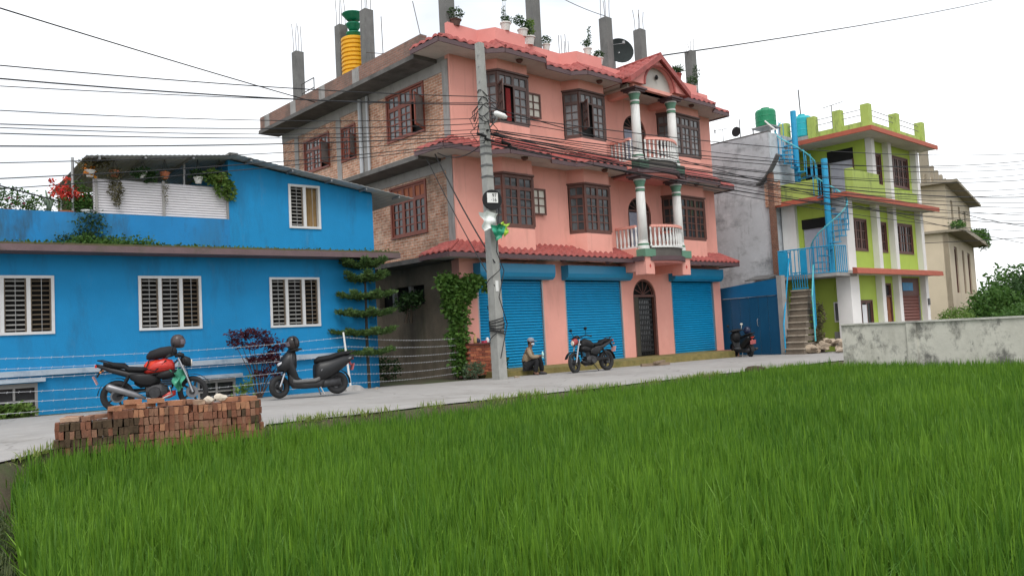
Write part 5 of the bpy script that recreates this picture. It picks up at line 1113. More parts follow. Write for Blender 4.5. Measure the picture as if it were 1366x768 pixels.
# round meter guard with painted plate
mc = ap(4.76, -.02, -hw(4.76)-.02); nd = Vector((-.35, -.94, 0)).normalized(); ud = Vector((-nd.y, nd.x, 0)); ud = -ud if ud.x < 0 else ud
def disc(c, r_, th, n=20):
    vs = [c+ud*r_*math.cos(2*math.pi*i/n)+Vector((0, 0, r_*math.sin(2*math.pi*i/n)))+nd*o for o in (0, th) for i in range(n)]
    return MB().add(vs, [tuple(range(n, 2*n)), tuple(range(n-1, -1, -1))]+[(i, (i+1) % n, n+(i+1) % n, n+i) for i in range(n)])
k = part('round_plate_holder', disc(mc, .27, .05), m_black, P1)
pc = mc+nd*.062+Vector((0, 0, .05))
part('number_plate', MB().obox(pc, ud, nd, (0, 0, 1), .15, .008, .13), M('plate_white', (.7, .7, .68), .5), k)
def text(body, size, pos, xdir, zdir, mat, parent, name='lettering'):
    cu = bpy.data.curves.new('t', 'FONT'); cu.body = body; cu.size = size; cu.align_x = 'CENTER'; cu.align_y = 'CENTER'; cu.extrude = .002
    to = bpy.data.objects.new('t', cu); COL.objects.link(to); dg = bpy.context.evaluated_depsgraph_get(); me = bpy.data.meshes.new_from_object(to.evaluated_get(dg))
    bpy.data.objects.remove(to); bpy.data.curves.remove(cu); me.materials.clear(); me.materials.append(mat); me.name = name
    x = Vector(xdir).normalized(); z = Vector(zdir).normalized(); nn_ = x.cross(z)
    R3 = Matrix((x, z, nn_)).transposed().to_4x4(); o = bpy.data.objects.new(name, me); COL.objects.link(o); o.parent = parent; o.matrix_local = Matrix.Translation(Vector(pos)) @ R3; return o
text('97', .13, pc+nd*.012+ud*.05+Vector((0, 0, .06)), ud, (0, 0, 1), m_black, k); text('·16', .13, pc+nd*.012+ud*.03-Vector((0, 0, .06)), ud, (0, 0, 1), m_black, k)
part('painted_number', MB().obox(ap(2.5, -.02, -hw(2.5)-.006), (1, .0, 0), (0, 1, 0), (0, 0, 1), .05, .003, .14), M('plate_white', (.7, .7, .68)), P1)
# plastic bag snagged on the pole
t = thing('plastic_bag', 'torn white and green plastic bag snagged on the utility pole', 'plastic bag', tuple(Vector(PB)+ap(3.75, -.12, -.26)))
def rag(nu, nv, su, sv, seed, c):
    r_ = random.Random(seed); mb = MB(); ph = [r_.uniform(0, 6) for _ in range(6)]
    for i in range(nu):
        for j in range(nv):
            u, v = i/(nu-1)-.5, j/(nv-1); wv = .06*math.sin(u*9+ph[0]+v*4)+.04*math.sin(v*11+ph[1])
            mb.v.append((c[0]+su*u*(1-.35*v)+.03*math.sin(v*9+ph[2]), c[1]-.03+wv, c[2]+sv*(1-v)+.04*math.sin(u*8+ph[3])))
    mb.f = [(i*nv+j, (i+1)*nv+j, (i+1)*nv+j+1, i*nv+j+1) for i in range(nu-1) for j in range(nv-1)]; return mb
part('white_film', rag(9, 9, .60, .46, 1, (-.20, 0, .20)), M('bag_white', (.72, .75, .72), .35, .15, 10), t, smooth=True)
part('green_film', rag(8, 8, .44, .40, 2, (.06, -.05, -.06)), M('bag_green', (.02, .28, .16), .35, .2, 10), t, smooth=True)
part('yellow_film', rag(7, 7, .34, .34, 3, (.32, -.04, .06)), M('bag_lime', (.35, .55, .05), .35, .2, 10), t, smooth=True)
P2, _ = pole('utility pole standing beyond the blue house', (-4.5, 15.8, .05), (-4.5, 15.8, 8.6), .34, .2)
P3, _ = pole('utility pole standing beyond the end of the boundary wall', (52., 10.4, -.15), (52., 10.4, 9.2), .34, .2)
def cable(a, b, sag, r_, label, group, n=18):
    a, b = Vector(a), Vector(b); pts = [a.lerp(b, i/n)-Vector((0, 0, 4*sag*(i/n)*(1-i/n))) for i in range(n+1)]
    return single('overhead_cable', MB().tube(pts, r_, 5), m_wire, label, 'cable', group)
def pw(z, dx=0, dy=0): return Vector(PB)+ap(z, dx, dy)
CL = 'cables between the pole and the left'; CR = 'cables between the pole and the right'
lab = 'black overhead cable running from the concrete pole across the blue house'
for i, (zp, y0, sag, r_) in enumerate([(7.45, 95, .25, .016), (7.25, 112, .3, .02), (7.3, 121, .2, .012), (6.9, 153, .35, .012), (6.75, 171, .3, .014), (6.6, 177, .35, .012), (6.5, 184, .3, .014), (6.45, 200, .25, .018), (6.4, 222, .3, .012), (6.3, 242, .3, .014), (6.25, 256, .25, .012)]):
    z3 = 1.16+(481-y0)*14.05/1076      # height where the cable crosses the picture's edge
    A = pw(zp-PB[2], -.05, -.12+.02*(i % 4)); tq = (A.x-3.05)/(A.x+4.5); zE = A.z+(z3-A.z+4*sag*tq*(1-tq))/tq
    cable(A, (-4.5, 15.66+.03*(i % 5), zE), sag, r_*.75, lab, CL)
lab = 'black overhead cable running from the concrete pole past the pink and green houses'
for i, (zp, yE, sag, r_) in enumerate([(7.0, 203, .7, .014), (6.6, 212, .9, .016), (6.55, 223, .8, .013), (6.5, 238, .9, .016), (6.45, 262, .8, .022), (6.4, 270, .8, .014), (6.3, 277, .7, .016), (6.35, 288, .6, .014), (6.2, 300, .6, .018), (7.2, 330, .3, .014), (6.25, 283, 1.0, .013), (6.6, 230, 1.1, .012), (6.5, 250, 1.0, .014), (6.4, 256, 1.15, .012), (6.55, 295, .9, .012), (6.3, 310, .75, .012), (6.9, 217, .95, .011)]):
    A = pw(zp-PB[2], .08, -.14+.02*(i % 4)); z4 = 1.16+(411-yE)*39/1076; tq = (45.5-A.x)/(52-A.x); zE = A.z+(z4-A.z+4*sag*tq*(1-tq))/tq
    cable(A, (52, 10.3+.03*(i % 5), zE), sag, r_, lab, CR, 26)
cable((52, 10.45, 5.2), (44.6, 14.6, 6.2), .3, .02, 'slack cable sloping from the far pole to the green house roof', None)
cable((52, 10.5, 5.0), (46, 30, 6.4), .3, .02, 'slack cable sloping from the far pole behind the beige house', None)
# service drops
cable(pw(6.3, -.1, -.1), (14.02, 18.1, 6.45), .25, .016, 'short service cable from the pole to the pink house corner', None, 10)
cable((14.0, 18.2, 6.44), tuple(pw(3.1, -.1, -.2)), .12, .02, 'thick black drop cable slanting down from the corner to the pole', None, 10)
cable((13.98, 18.6, 6.4), tuple(pw(2.5, -.12, -.15)), .08, .014, 'thin dark drop cable slanting beside the thick one', None, 10)
cable((14.05, 24.9, 9.62), (-4.5, 15.9, 8.3), .1, .018, 'long cable slanting from the brick parapet towards the upper left', None, 18)
cable((-4.5, 15.7, 5.9), bwt(-7.15, .2, 4.4), .05, .016, 'cable dropping to the blue terrace flowers', None, 10)
cable((18.75, 18.62, 12.95), (22.42, 18.62, 12.6), .12, .012, 'thin grey wire between two pink roof columns', None, 10)
_e = Vector((0, 0, CAM_H))+(_r2*(1480-683)+_u2*(384+52)+_fw*F_PX)*(150/F_PX)
cable((24.4, 18.62, 11.4), tuple(_e), 1.5, .03, 'thin grey wire rising away from the pink roof into the sky', None, 20)
t = thing('telegraph_pole', 'slim leaning pole far beyond the thicket', 'utility pole', (58.9, 13.6, -.2)); part('shaft', MB().tube([(0, 0, 0), (-.3, 0.1, 7.4)], [.12, .08], 8), m_concdk, t)
# ---------------------------------------------------------------- motorcycles (local frame: x forward, y left, z up)
m_rimd = M('dark_alloy', (.03, .03, .032), .45, .2, 9, metal=.3)
m_muff = M('muffler_steel', (.22, .22, .23), .4, .15, 9, metal=.6)
def wheel(t, x, r_, wd, steer=0., spokes=5, name='wheel'):
    W = part(name, MB().lathe([(.055, -.06), (.055, .06)], (0, 0, 0), 12, 'y'), m_engine, t)
    M4 = Matrix.Translation((x, 0, r_)) @ Matrix.Rotation(steer, 4, 'Z'); W.matrix_local = M4; WM[W.name] = wmat(t) @ M4
    part('tyre', MB().torus((0, 0, 0), r_-wd*.5, wd*.5, 'y', 30, 10, 1.), m_rubber, W, smooth=True)
    rim = MB().torus((0, 0, 0), r_-wd*.98, .014, 'y', 28, 6, 2.2)
    for k in range(spokes):
        a = 2*math.pi*k/spokes; rim.bar((.05*math.cos(a), 0, .05*math.sin(a)), ((r_-wd)*math.cos(a), 0, (r_-wd)*math.sin(a)), .035, .03, (0, 1, 0))
    part('rim', rim, m_rimd, W)
    part('brake_disc', MB().lathe([(.06, -.045), (.12, -.045), (.12, -.04), (.06, -.04)], (0, 0, 0), 20, 'y'), m_muff, W)
    return W
def xf(mb, M3, off): mb.v = [tuple(M3 @ Vector(p)+Vector(off)) for p in mb.v]; return mb
def motorcycle(label, loc, rz, tank_mat, steer=0., lean=0., mirrors=True, panel=None):
    rot = Matrix.Rotation(rz, 3, 'Z') @ Matrix.Rotation(lean, 3, 'X')
    t = thing('motorcycle', label, 'motorcycle', loc, rz, None, rot)
    wheel(t, -.66, .30, .11); wheel(t, .67, .30, .09, steer)
    sx = .67
    fk = MB()
    for y in (-.085, .085): fk.tube([(sx+.0, y, .30), (sx-.10, y, .60), (sx-.24, y, .97)], [.022, .024, .02], 8)
    fk.box(sx-.25, sx-.14, -.10, .10, .80, .83)
    part('fork', fk, m_chrome, t)
    part('front_mudguard', MB().add([(sx+.335*math.cos(a), y, .30+.335*math.sin(a)) for a in np.linspace(R(20), R(140), 9) for y in (-.06, -.03, .03, .06)], [(i*4+j, i*4+j+1, (i+1)*4+j+1, (i+1)*4+j) for i in range(8) for j in range(3)]), m_black, t, smooth=True)
    hb = MB().tube([(sx-.40, .36, 1.02), (sx-.34, .22, 1.06), (sx-.26, .10, 1.0), (sx-.26, -.10, 1.0), (sx-.34, -.22, 1.06), (sx-.40, -.36, 1.02)], .014, 7)
    part('handlebar', hb, m_black, t)
    for s_ in (-1, 1):
        part('grip', MB().tube([(sx-.42, .40*s_, 1.01), (sx-.37, .28*s_, 1.045)], .021, 8), m_rubber, t)
        if mirrors:
            k = part('mirror', MB().tube([(sx-.35, .25*s_, 1.05), (sx-.30, .30*s_, 1.22)], .008, 5), m_black, t)
            part('mirror_glass', MB().loft([(sx-.315, 1.25, .03, .02, .30*s_), (sx-.30, 1.25, .07, .042, .30*s_), (sx-.285, 1.25, .06, .035, .30*s_)], 10), m_black, k, smooth=True)
    part('headlight', MB().loft([(sx-.20, .90, .06, .07), (sx-.13, .90, .10, .10), (sx-.04, .87, .085, .09), (sx-.01, .86, .05, .05)], 12), panel or m_black, t, smooth=True)
    part('headlight_lens', MB().lathe([(.07, 0), (.05, .02)], (sx-.015, 0, .86), 12, 'x'), m_glassb, t)
    part('tank_badge', MB().loft([(.24, .83, .004, .03, -.146), (.12, .83, .006, .035, -.152), (.02, .82, .004, .02, -.142)], 8), m_redplastic, t)
    part('fuel_tank', MB().loft([(.36, .80, .05, .05), (.32, .82, .11, .11), (.18, .84, .15, .135), (.02, .82, .14, .12), (-.12, .77, .09, .09), (-.18, .75, .05, .05)], 14), tank_mat, t, smooth=True)
    part('tank_shroud', MB().loft([(.40, .68, .13, .05), (.28, .68, .17, .10), (.12, .66, .14, .09), (.02, .64, .1, .04)], 12), m_black, t, smooth=True)
    part('seat', MB().loft([(-.10, .79, .09, .035), (-.22, .78, .12, .05), (-.45, .80, .125, .05), (-.52, .86, .12, .06), (-.78, .90, .10, .05), (-.88, .92, .06, .03)], 12), M('seat_vinyl', (.009, .009, .01), .7, .15, 9, spec=.25), t, smooth=True)
    part('tail_panel', MB().loft([(-.18, .68, .10, .06), (-.45, .70, .12, .07), (-.75, .80, .09, .06), (-1.0, .90, .04, .03)], 12), M('grey_panel', (.022, .022, .024), .45, .1, 6, spec=.35), t, smooth=True)
    for s_ in (-1, 1): part('side_cover', MB().loft([(.05, .58, .02, .05, .09*s_), (-.08, .58, .035, .12, .10*s_), (-.25, .60, .035, .11, .11*s_), (-.42, .66, .02, .05, .11*s_)], 10), M('black_gloss_cover', (.012, .012, .013), .45, .1, 6, spec=.3), t, smooth=True)
    part('airbox', MB().loft([(.10, .58, .07, .10), (-.05, .58, .08, .13), (-.25, .56, .08, .14), (-.36, .58, .05, .08)], 10), m_black, t, smooth=True)
    part('chain_guard', MB().bar((-.05, .13, .36), (-.66, .13, .38), .02, .07), m_black, t)
    part('rear_brake', MB().lathe([(.02, -.08), (.085, -.075), (.085, .075), (.02, .08)], (-.66, 0, .30), 14, 'y'), m_engine, t)
    part('tail_light', MB().box(-1.02, -.99, -.05, .05, .86, .91), m_redplastic, t)
    part('grab_rail', MB().tube([(-.72, .12, .92), (-.9, .11, .98), (-.98, 0, .99), (-.9, -.11, .98), (-.72, -.12, .92)], .012, 6), m_black, t)
    fr = MB()
    for y in (-.08, .08):
        fr.tube([(sx-.26, 0, .92), (.2, y, .72), (-.2, y, .66), (-.55, y, .70)], .018, 6); fr.tube([(-.18, y, .66), (-.16, y, .38), (-.66, y*1.2, .31)], .02, 6)
        fr.tube([(.38, 0, .72), (.30, y*.5, .40), (.1, y, .24), (-.16, y, .30)], .018, 6)
        fr.tube([(-.45, y*1.3, .68), (-.62, y*1.5, .36)], .028, 8)
    part('frame', fr, m_black, t)
    en = MB().loft([(-.16, .36, .10, .12), (-.06, .36, .14, .14), (.12, .36, .14, .13), (.22, .36, .09, .09)], 12)
    for k in range(6): en.box(.06+.02*k, .30+.01*k, -.085, .085, .45+.035*k, .465+.035*k)
    en.lathe([(.10, -.16), (.11, -.13), (.11, .13), (.10, .16)], (.0, 0, .34), 14, 'y')
    part('engine', en, m_engine, t)
    part('belly_pan', MB().loft([(.36, .30, .05, .05), (.25, .27, .09, .07), (.0, .23, .09, .04)], 10), tank_mat, t, smooth=True)
    part('exhaust_pipe', MB().tube([(.26, -.05, .42), (.30, -.09, .28), (.1, -.13, .20), (-.2, -.14, .24)], .02, 7), m_chrome, t)
    part('muffler', MB().tube([(-.16, -.15, .24), (-.35, -.17, .33), (-.78, -.19, .50), (-.82, -.19, .515)], [.03, .055, .065, .045], 12), m_muff, t, smooth=True)
    part('rear_mudguard', MB().add([(-.66+.34*math.cos(a), y, .30+.34*math.sin(a)) for a in np.linspace(R(60), R(175), 8) for y in (-.07, 0, .07)], [(i*3+j, i*3+j+1, (i+1)*3+j+1, (i+1)*3+j) for i in range(7) for j in range(2)]), m_black, t, smooth=True)
    part('number_plate', MB().obox((-1.03, 0, .62), (.4, 0, -.9), (0, 1, 0), (.9, 0, .4), .085, .09, .006), M('plate_pink', (.50, .28, .27), .5), t); part('plate_bracket', MB().bar((-.90, 0, .84), (-1.0, 0, .68), .05, .03), m_black, t)
    part('control_cable', MB().tube([(sx-.36, .26, 1.05), (sx-.16, .20, 1.02), (sx-.12, .08, .80), (.3, .06, .7)], .006, 5), m_black, t); part('control_cable', MB().tube([(sx-.36, -.26, 1.05), (sx-.14, -.18, 1.03), (sx-.1, -.07, .78), (sx-.03, -.07, .42)], .006, 5), m_black, t)
    part('instrument_pod', MB().loft([(sx-.30, 1.0, .05, .03), (sx-.22, 1.03, .09, .05), (sx-.14, 1.0, .07, .04)], 10), m_black, t, smooth=True)
    part('side_stand', MB().tube([(.0, .08, .26), (-.05, .24, .015)], .014, 6), m_black, t)
    for s_ in (-1, 1): part('indicator', MB().loft([(-.93, .78, .03, .018, .14*s_), (-.90, .78, .035, .02, .14*s_)], 8), l_orange if False else M('amber', (.5, .16, .02), .4), t); part('footpeg', MB().tube([(-.12, .10*s_, .32), (-.12, .24*s_, .32)], .015, 6), m_rubber, t)
    return t
def helmet(label, loc, rz, mat, tilt=0.):
    t = thing('helmet', label, 'helmet', loc, rz, None, Matrix.Rotation(rz, 3, 'Z') @ Matrix.Rotation(tilt, 3, 'Y'))
    part('shell', MB().lathe([(.07, -.12), (.115, -.10), (.135, -.02), (.13, .06), (.095, .12), (.04, .148), (.005, .15)], n=18), mat, t, smooth=True)
    vs = [(.142*math.cos(a)*c, .142*math.sin(a)*c, z) for z, c in ((-.045, .98), (.0, 1.02), (.05, .99)) for a in np.linspace(R(-65), R(65), 9)]
    part('visor', MB().add(vs, [(i*9+j, i*9+j+1, (i+1)*9+j+1, (i+1)*9+j) for i in range(2) for j in range(8)]), M('visor_smoke', (.16, .13, .15), .15, .1, 5), t, smooth=True)
    return t
# motorcycle by the brick pile, facing right
A1 = R(-24); m1 = (5.42, 16.15, gzf(5.4)+.02)
motorcycle('black motorcycle with red tank bag behind the brick pile', m1, A1, m_redplastic, R(-18), R(4))
W_ = Matrix.Translation(Vector(m1)) @ Matrix.Rotation(A1, 4, 'Z')
def on(p, W=W_): q = W @ Vector(p); return (q.x, q.y, q.z)
helmet('dark helmet hung on the mirror of the red tank motorcycle', on((.40, .27, 1.27)), A1, M('helmet_brown', (.06, .045, .045), .3, .1, 8))
t = thing('black_backpack', 'black soft bag lying over the motorcycle tank', 'bag', on((.12, 0, .93)), A1)
part('bag_body', MB().loft([(-.26, .07, .08, .04), (-.2, .10, .17, .09), (-.02, .14, .19, .11), (.16, .16, .18, .11), (.25, .16, .13, .08), (.28, .15, .06, .04)], 14), M('black_cloth', (.012, .011, .013), .8, .2, 9), t, smooth=True)
part('strap', MB().tube([(-.2, -.15, .02), (-.26, -.19, -.15), (-.1, -.2, -.2), (.1, -.19, .0)], .012, 5), m_black, t)
t = thing('red_seat_cloth', 'bright red cloth bundle on the motorcycle tank', 'cloth', on((.05, 0, .87)), A1)
part('cloth_bundle', MB().loft([(-.24, -.05, .06, .04), (-.18, -.04, .15, .10), (0, -.03, .18, .12), (.16, -.04, .17, .10), (.24, -.07, .08, .05)], 14), M('red_cloth', (.62, .045, .02), .75, .12, 9), t, smooth=True)
t = thing('green_carrier_bag', 'green plastic carrier bag hung beside the front fork', 'plastic bag', on((.40, -.17, .36)), A1)
part('film', rag(10, 10, .24, .36, 5, (.02, 0, .0)), M('bag_sea_green', (.06, .30, .19), .35, .3, 14), t, smooth=True)
part('handle', MB().tube([(0, 0, .31), (.02, .04, .42), (.04, .08, .52)], .008, 5), M('bag_sea_green', (.035, .30, .16)), t)
# motorcycle in front of the second shutter, facing left
m3 = (17.55, 15.85, gzf(17.2)+.0)
motorcycle('black and red motorcycle parked before the middle blue shutter', m3, R(178), m_black, R(14), R(5), True, M('red_grey_panel', (.30, .05, .05), .4, .1, 6))

def scooter(label, loc, rz, body, steer=0., lean=0.):
    rot = Matrix.Rotation(rz, 3, 'Z') @ Matrix.Rotation(lean, 3, 'X')
    t = thing('scooter', label, 'scooter', loc, rz, None, rot)
    wheel(t, -.60, .24, .12, 0, 3); wheel(t, .62, .24, .11, steer, 3)
    part('fork', MB().tube([(.62, -.08, .24), (.52, -.08, .5), (.46, 0, .62)], .02, 7).tube([(.62, .08, .24), (.52, .08, .5), (.46, 0, .62)], .02, 7), m_chrome, t)
    part('front_mudguard', MB().add([(.62+.285*math.cos(a), y, .24+.285*math.sin(a)) for a in np.linspace(R(10), R(165), 10) for y in (-.07, -.04, .04, .07)], [(i*4+j, i*4+j+1, (i+1)*4+j+1, (i+1)*4+j) for i in range(9) for j in range(3)]), body, t, smooth=True)
    ap_ = MB()
    rows_ = [(.30, .36, .17), (.36, .52, .20), (.42, .70, .22), (.40, .86, .19), (.34, .96, .12)]
    for x, z, w2 in rows_:
        for y in np.linspace(-1, 1, 7): ap_.v.append((x+.10*(1-y*y), w2*y, z))
    ap_.f = [(i*7+j, i*7+j+1, (i+1)*7+j+1, (i+1)*7+j) for i in range(4) for j in range(6)]
    n0 = len(ap_.v)
    for x, z, w2 in rows_:
        for y in np.linspace(-1, 1, 7): ap_.v.append((x-.07+.03*(1-y*y), w2*y*.95, z))
    ap_.f += [(n0+(i+1)*7+j, n0+(i+1)*7+j+1, n0+i*7+j+1, n0+i*7+j) for i in range(4) for j in range(6)]
    ap_.f += [(i*7, (i+1)*7, n0+(i+1)*7, n0+i*7) for i in range(4)]+[(n0+i*7+6, n0+(i+1)*7+6, (i+1)*7+6, i*7+6) for i in range(4)]+[(4*7+j, 4*7+j+1, n0+4*7+j+1, n0+4*7+j) for j in range(6)]
    part('front_apron', ap_, body, t, smooth=True)
    part('headlight', MB().loft([(.50, .78, .15, .05), (.58, .72, .13, .045), (.64, .68, .08, .03)], 10), M('lamp_clear', (.55, .56, .58), .15), t, smooth=True)
    part('front_cowl', MB().loft([(.26, .76, .10, .17), (.34, .76, .20, .22), (.46, .74, .21, .20), (.56, .68, .16, .14), (.64, .62, .07, .06)], 14), body, t, smooth=True)
    part('belly_fairing', MB().loft([(.42, .42, .10, .14), (.34, .34, .15, .16), (.1, .24, .16, .08), (-.2, .24, .15, .08), (-.3, .3, .12, .12)], 12, 3), M('fairing_grey', (.03, .03, .031), .5, .15, 6, spec=.3), t, smooth=True)
    part('floorboard', MB().loft([(.36, .34, .15, .04), (.28, .32, .19, .04), (-.10, .32, .19, .04), (-.2, .36, .16, .06)], 12, 4), M('grey_mat', (.13, .13, .13), .7, .1, 9), t, smooth=True)
    part('rear_body', MB().loft([(-.12, .46, .13, .20), (-.22, .50, .19, .23), (-.45, .56, .21, .20), (-.7, .66, .19, .15), (-.9, .75, .12, .08), (-.99, .80, .05, .03)], 14), body, t, smooth=True)
    for s_ in (-1, 1):
        part('side_stripe', MB().bar((-.22, .185*s_, .52), (-.9, .125*s_, .76), .012, .03), M('grey_stripe', (.2, .2, .21), .4), t)
        part('mirror', MB().tube([(.30, .22*s_, 1.02), (.33, .28*s_, 1.18)], .008, 5).loft([(.32, 1.21, .03, .02, .28*s_), (.335, 1.21, .06, .04, .28*s_), (.35, 1.21, .05, .03, .28*s_)], 10), m_glassb if s_ < 0 else m_black, t, smooth=True)
        part('grip', MB().tube([(.26, .22*s_, .99), (.22, .36*s_, .98)], .02, 8), m_rubber, t)
    part('handlebar', MB().loft([(.22, .99, .20, .04), (.30, 1.0, .22, .06), (.38, .97, .14, .06), (.42, .95, .06, .03)], 12), body, t, smooth=True)
    part('seat', MB().loft([(-.14, .72, .09, .05), (-.22, .75, .14, .07), (-.45, .77, .15, .07), (-.6, .82, .14, .06), (-.84, .86, .10, .05), (-.92, .87, .05, .03)], 12), M('seat_vinyl', (.018, .018, .02)), t, smooth=True)
    part('grab_rail', MB().tube([(-.8, .13, .84), (-1.0, .09, .9), (-1.03, 0, .9), (-1.0, -.09, .9), (-.8, -.13, .84)], .014, 6), m_black, t)
    part('engine', MB().loft([(-.1, .26, .08, .07), (-.3, .25, .12, .10), (-.66, .26, .1, .09)], 10).tube([(-.15, -.1, .2), (-.4, -.15, .22), (-.85, -.17, .3)], [.025, .05, .05], 9), m_engine, t, smooth=True)
    part('tail_light', MB().loft([(-.955, .74, .07, .03), (-.975, .74, .05, .02)], 8), m_redplastic, t)
    part('number_plate', MB().obox((-.95, 0, .56), (.3, 0, -.95), (0, 1, 0), (.95, 0, .3), .075, .11, .006).bar((-.88, 0, .68), (-.93, 0, .6), .04), M('plate_red', (.45, .12, .12)), t)
    part('rear_mudguard', MB().add([(-.60+.28*math.cos(a), y, .24+.28*math.sin(a)) for a in np.linspace(R(60), R(185), 8) for y in (-.07, 0, .07)], [(i*3+j, i*3+j+1, (i+1)*3+j+1, (i+1)*3+j) for i in range(7) for j in range(2)]), m_black, t, smooth=True)
    part('centre_stand', MB().tube([(-.2, .1, .2), (-.28, .16, .012)], .014, 6).tube([(-.2, -.1, .2), (-.28, -.16, .012)], .014, 6), m_metal, t)
    return t
m_scb = M('scooter_graphite', (.013, .0135, .015), .42, .2, 6, spec=.4)
s2l = (8.35, 15.55, gzf(8.4)+.05)
scooter('dark graphite scooter parked in front of the red leaved shrub', s2l, R(166), m_scb, R(22), R(3))
W2_ = Matrix.Translation(Vector(s2l)) @ Matrix.Rotation(R(166), 4, 'Z')
helmet('black helmet with red mark resting on the scooter handlebar', on((.33, .06, 1.13), W2_), R(150), M('helmet_black', (.025, .02, .02), .25, .1, 8), R(12))
part('number_cloth', MB().loft([(-.05, .0, .1, .05), (0, 0, .13, .08), (.08, -.02, .1, .06)], 10), m_black, [o for o in COL.objects if o.name == 'helmet.001'][0], smooth=True)
s4l = (27.1, 16.75, gzf(27)+.0)
scooter('black scooter with red number plate seen from behind by the gate', s4l, R(58), m_black, 0, R(-5))
W4_ = Matrix.Translation(Vector(s4l)) @ Matrix.Rotation(R(58), 4, 'Z')
helmet('dark blue helmet on the seat of the scooter by the gate', on((-.45, .0, .98), W4_), R(58), M('helmet_navy', (.015, .02, .05), .25, .1, 8))

# ---------------------------------------------------------------- seated man (local frame: x the way he faces)
def skin_mesh(name, verts, edges, mat, parent, root=0, sub=2):
    me = bpy.data.meshes.new(name); me.from_pydata([v[:3] for v in verts], edges, []); me.materials.append(mat)
    o = bpy.data.objects.new(name, me); COL.objects.link(o); o.parent = parent; WM[o.name] = wmat(parent)
    me.skin_vertices.new() if hasattr(me.skin_vertices, 'new') and not me.skin_vertices else None
    md = o.modifiers.new('skin', 'SKIN'); md.use_smooth_shade = True
    if not me.skin_vertices:
        bm = bmesh.new(); bm.from_mesh(me); bm.verts.layers.skin.verify(); bm.to_mesh(me); bm.free()
    for i, v in enumerate(verts):
        r_ = v[3]; me.skin_vertices[0].data[i].radius = (r_, v[4] if len(v) > 4 else r_); me.skin_vertices[0].data[i].use_root = (i == root)
    sb = o.modifiers.new('sub', 'SUBSURF'); sb.levels = sub; sb.render_levels = sub
    return o
ms = (15.98, 16.98, .135); MR = R(-50)
man = thing('person', 'seated man in a tan jacket, black trousers and grey cap on the plinth', 'person', ms, MR)
m_skin = M('skin', (.17, .085, .055), .6, .1, 10); m_tan = M('tan_jacket', (.27, .205, .135), .85, .2, 9, .2, 50); m_trou = M('black_trousers', (.012, .012, .014), .85, .2, 9); m_cap = M('grey_cap', (.26, .26, .29), .8, .15, 12)
# body: pelvis, torso, neck, head, legs, arms
V_ = [(0, 0, .12, .15, .13), (.03, 0, .30, .15, .12), (.09, 0, .46, .165, .115), (.13, 0, .57, .12, .09), (.155, 0, .64, .055), (.18, 0, .72, .075, .085), (.195, 0, .82, .075, .085),
      (.06, .10, .12, .10), (.40, .16, .36, .075), (.45, .17, .02, .055), (.44, .17, -.10, .048), (.56, .18, -.115, .035),
      (.06, -.10, .12, .10), (.36, -.14, .30, .075), (.30, -.15, -.02, .055), (.27, -.15, -.10, .048), (.40, -.16, -.115, .035),
      (.12, .19, .55, .065), (.20, .27, .36, .05), (.38, .18, .33, .04), (.44, .13, .36, .028),
      (.12, -.19, .55, .065), (.22, -.26, .36, .05), (.42, -.14, .38, .04), (.48, -.09, .40, .028)]
E_ = [(0, 1), (1, 2), (2, 3), (3, 4), (4, 5), (5, 6), (0, 7), (7, 8), (8, 9), (9, 10), (10, 11), (0, 12), (12, 13), (13, 14), (14, 15), (15, 16), (3, 17), (17, 18), (18, 19), (19, 20), (3, 21), (21, 22), (22, 23), (23, 24)]
skin_mesh('body', V_, E_, m_skin, man)
# jacket over torso and arms, trousers over legs
gj = lambda i, k=1.12: (*V_[i][:3], *[r_*k+.008 for r_ in (V_[i][3:] if len(V_[i]) > 4 else (V_[i][3],)*2)])
J = [gj(0, 1.0), gj(1), gj(2), gj(3), gj(17), gj(18), gj(19), gj(21), gj(22), gj(23), (.15, 0, .615, .07, .07)]
skin_mesh('jacket', J, [(0, 1), (1, 2), (2, 3), (3, 4), (4, 5), (5, 6), (3, 7), (7, 8), (8, 9), (3, 10)], m_tan, man)
Tv = [gj(0, 1.04), gj(7, 1.12), gj(8, 1.18), gj(9, 1.25), (.445, .17, -.075, .065, .065), gj(12, 1.12), gj(13, 1.18), gj(14, 1.25), (.28, -.15, -.075, .065, .065)]
skin_mesh('trousers', Tv, [(0, 1), (1, 2), (2, 3), (3, 4), (0, 5), (5, 6), (6, 7), (7, 8)], m_trou, man)
part('cap', MB().lathe([(.098, 0), (.102, .03), (.09, .075), (.05, .105), (.005, .112)], (.185, 0, .815), 16).add([(.27, -.07, .825), (.27, .07, .825), (.36, .05, .80), (.36, -.05, .80), (.27, -.07, .838), (.27, .07, .838), (.36, .05, .812), (.36, -.05, .812)], [(3, 2, 1, 0), (4, 5, 6, 7), (0, 1, 5, 4), (1, 2, 6, 5), (2, 3, 7, 6), (3, 0, 4, 7)]), m_cap, man, smooth=False)
part('face_mask', MB().loft([(.20, .735, .075, .03), (.255, .735, .065, .04), (.29, .735, .03, .025)], 12), M('mask_cloth', (.55, .58, .62), .8), man, smooth=True)
part('nose', MB().loft([(.25, .785, .02, .02), (.275, .778, .013, .016), (.29, .77, .006, .008)], 8), m_skin, man, smooth=True)
for s_ in (-1, 1):
    part('ear', MB().loft([(.165, .775, .012, .028, .085*s_), (.19, .775, .016, .032, .09*s_), (.205, .775, .008, .02, .088*s_)], 8), m_skin, man, smooth=True)
    part('eye', MB().lathe([(.004, 0), (.012, .004), (.004, .01)], (.255, .032*s_, .80), 8, 'x'), m_dark, man)
    part('hair', MB().loft([(.10, .78, .02, .05, .05*s_), (.14, .80, .04, .05, .055*s_), (.19, .805, .02, .03, .075*s_)], 8), m_dark, man, smooth=True)
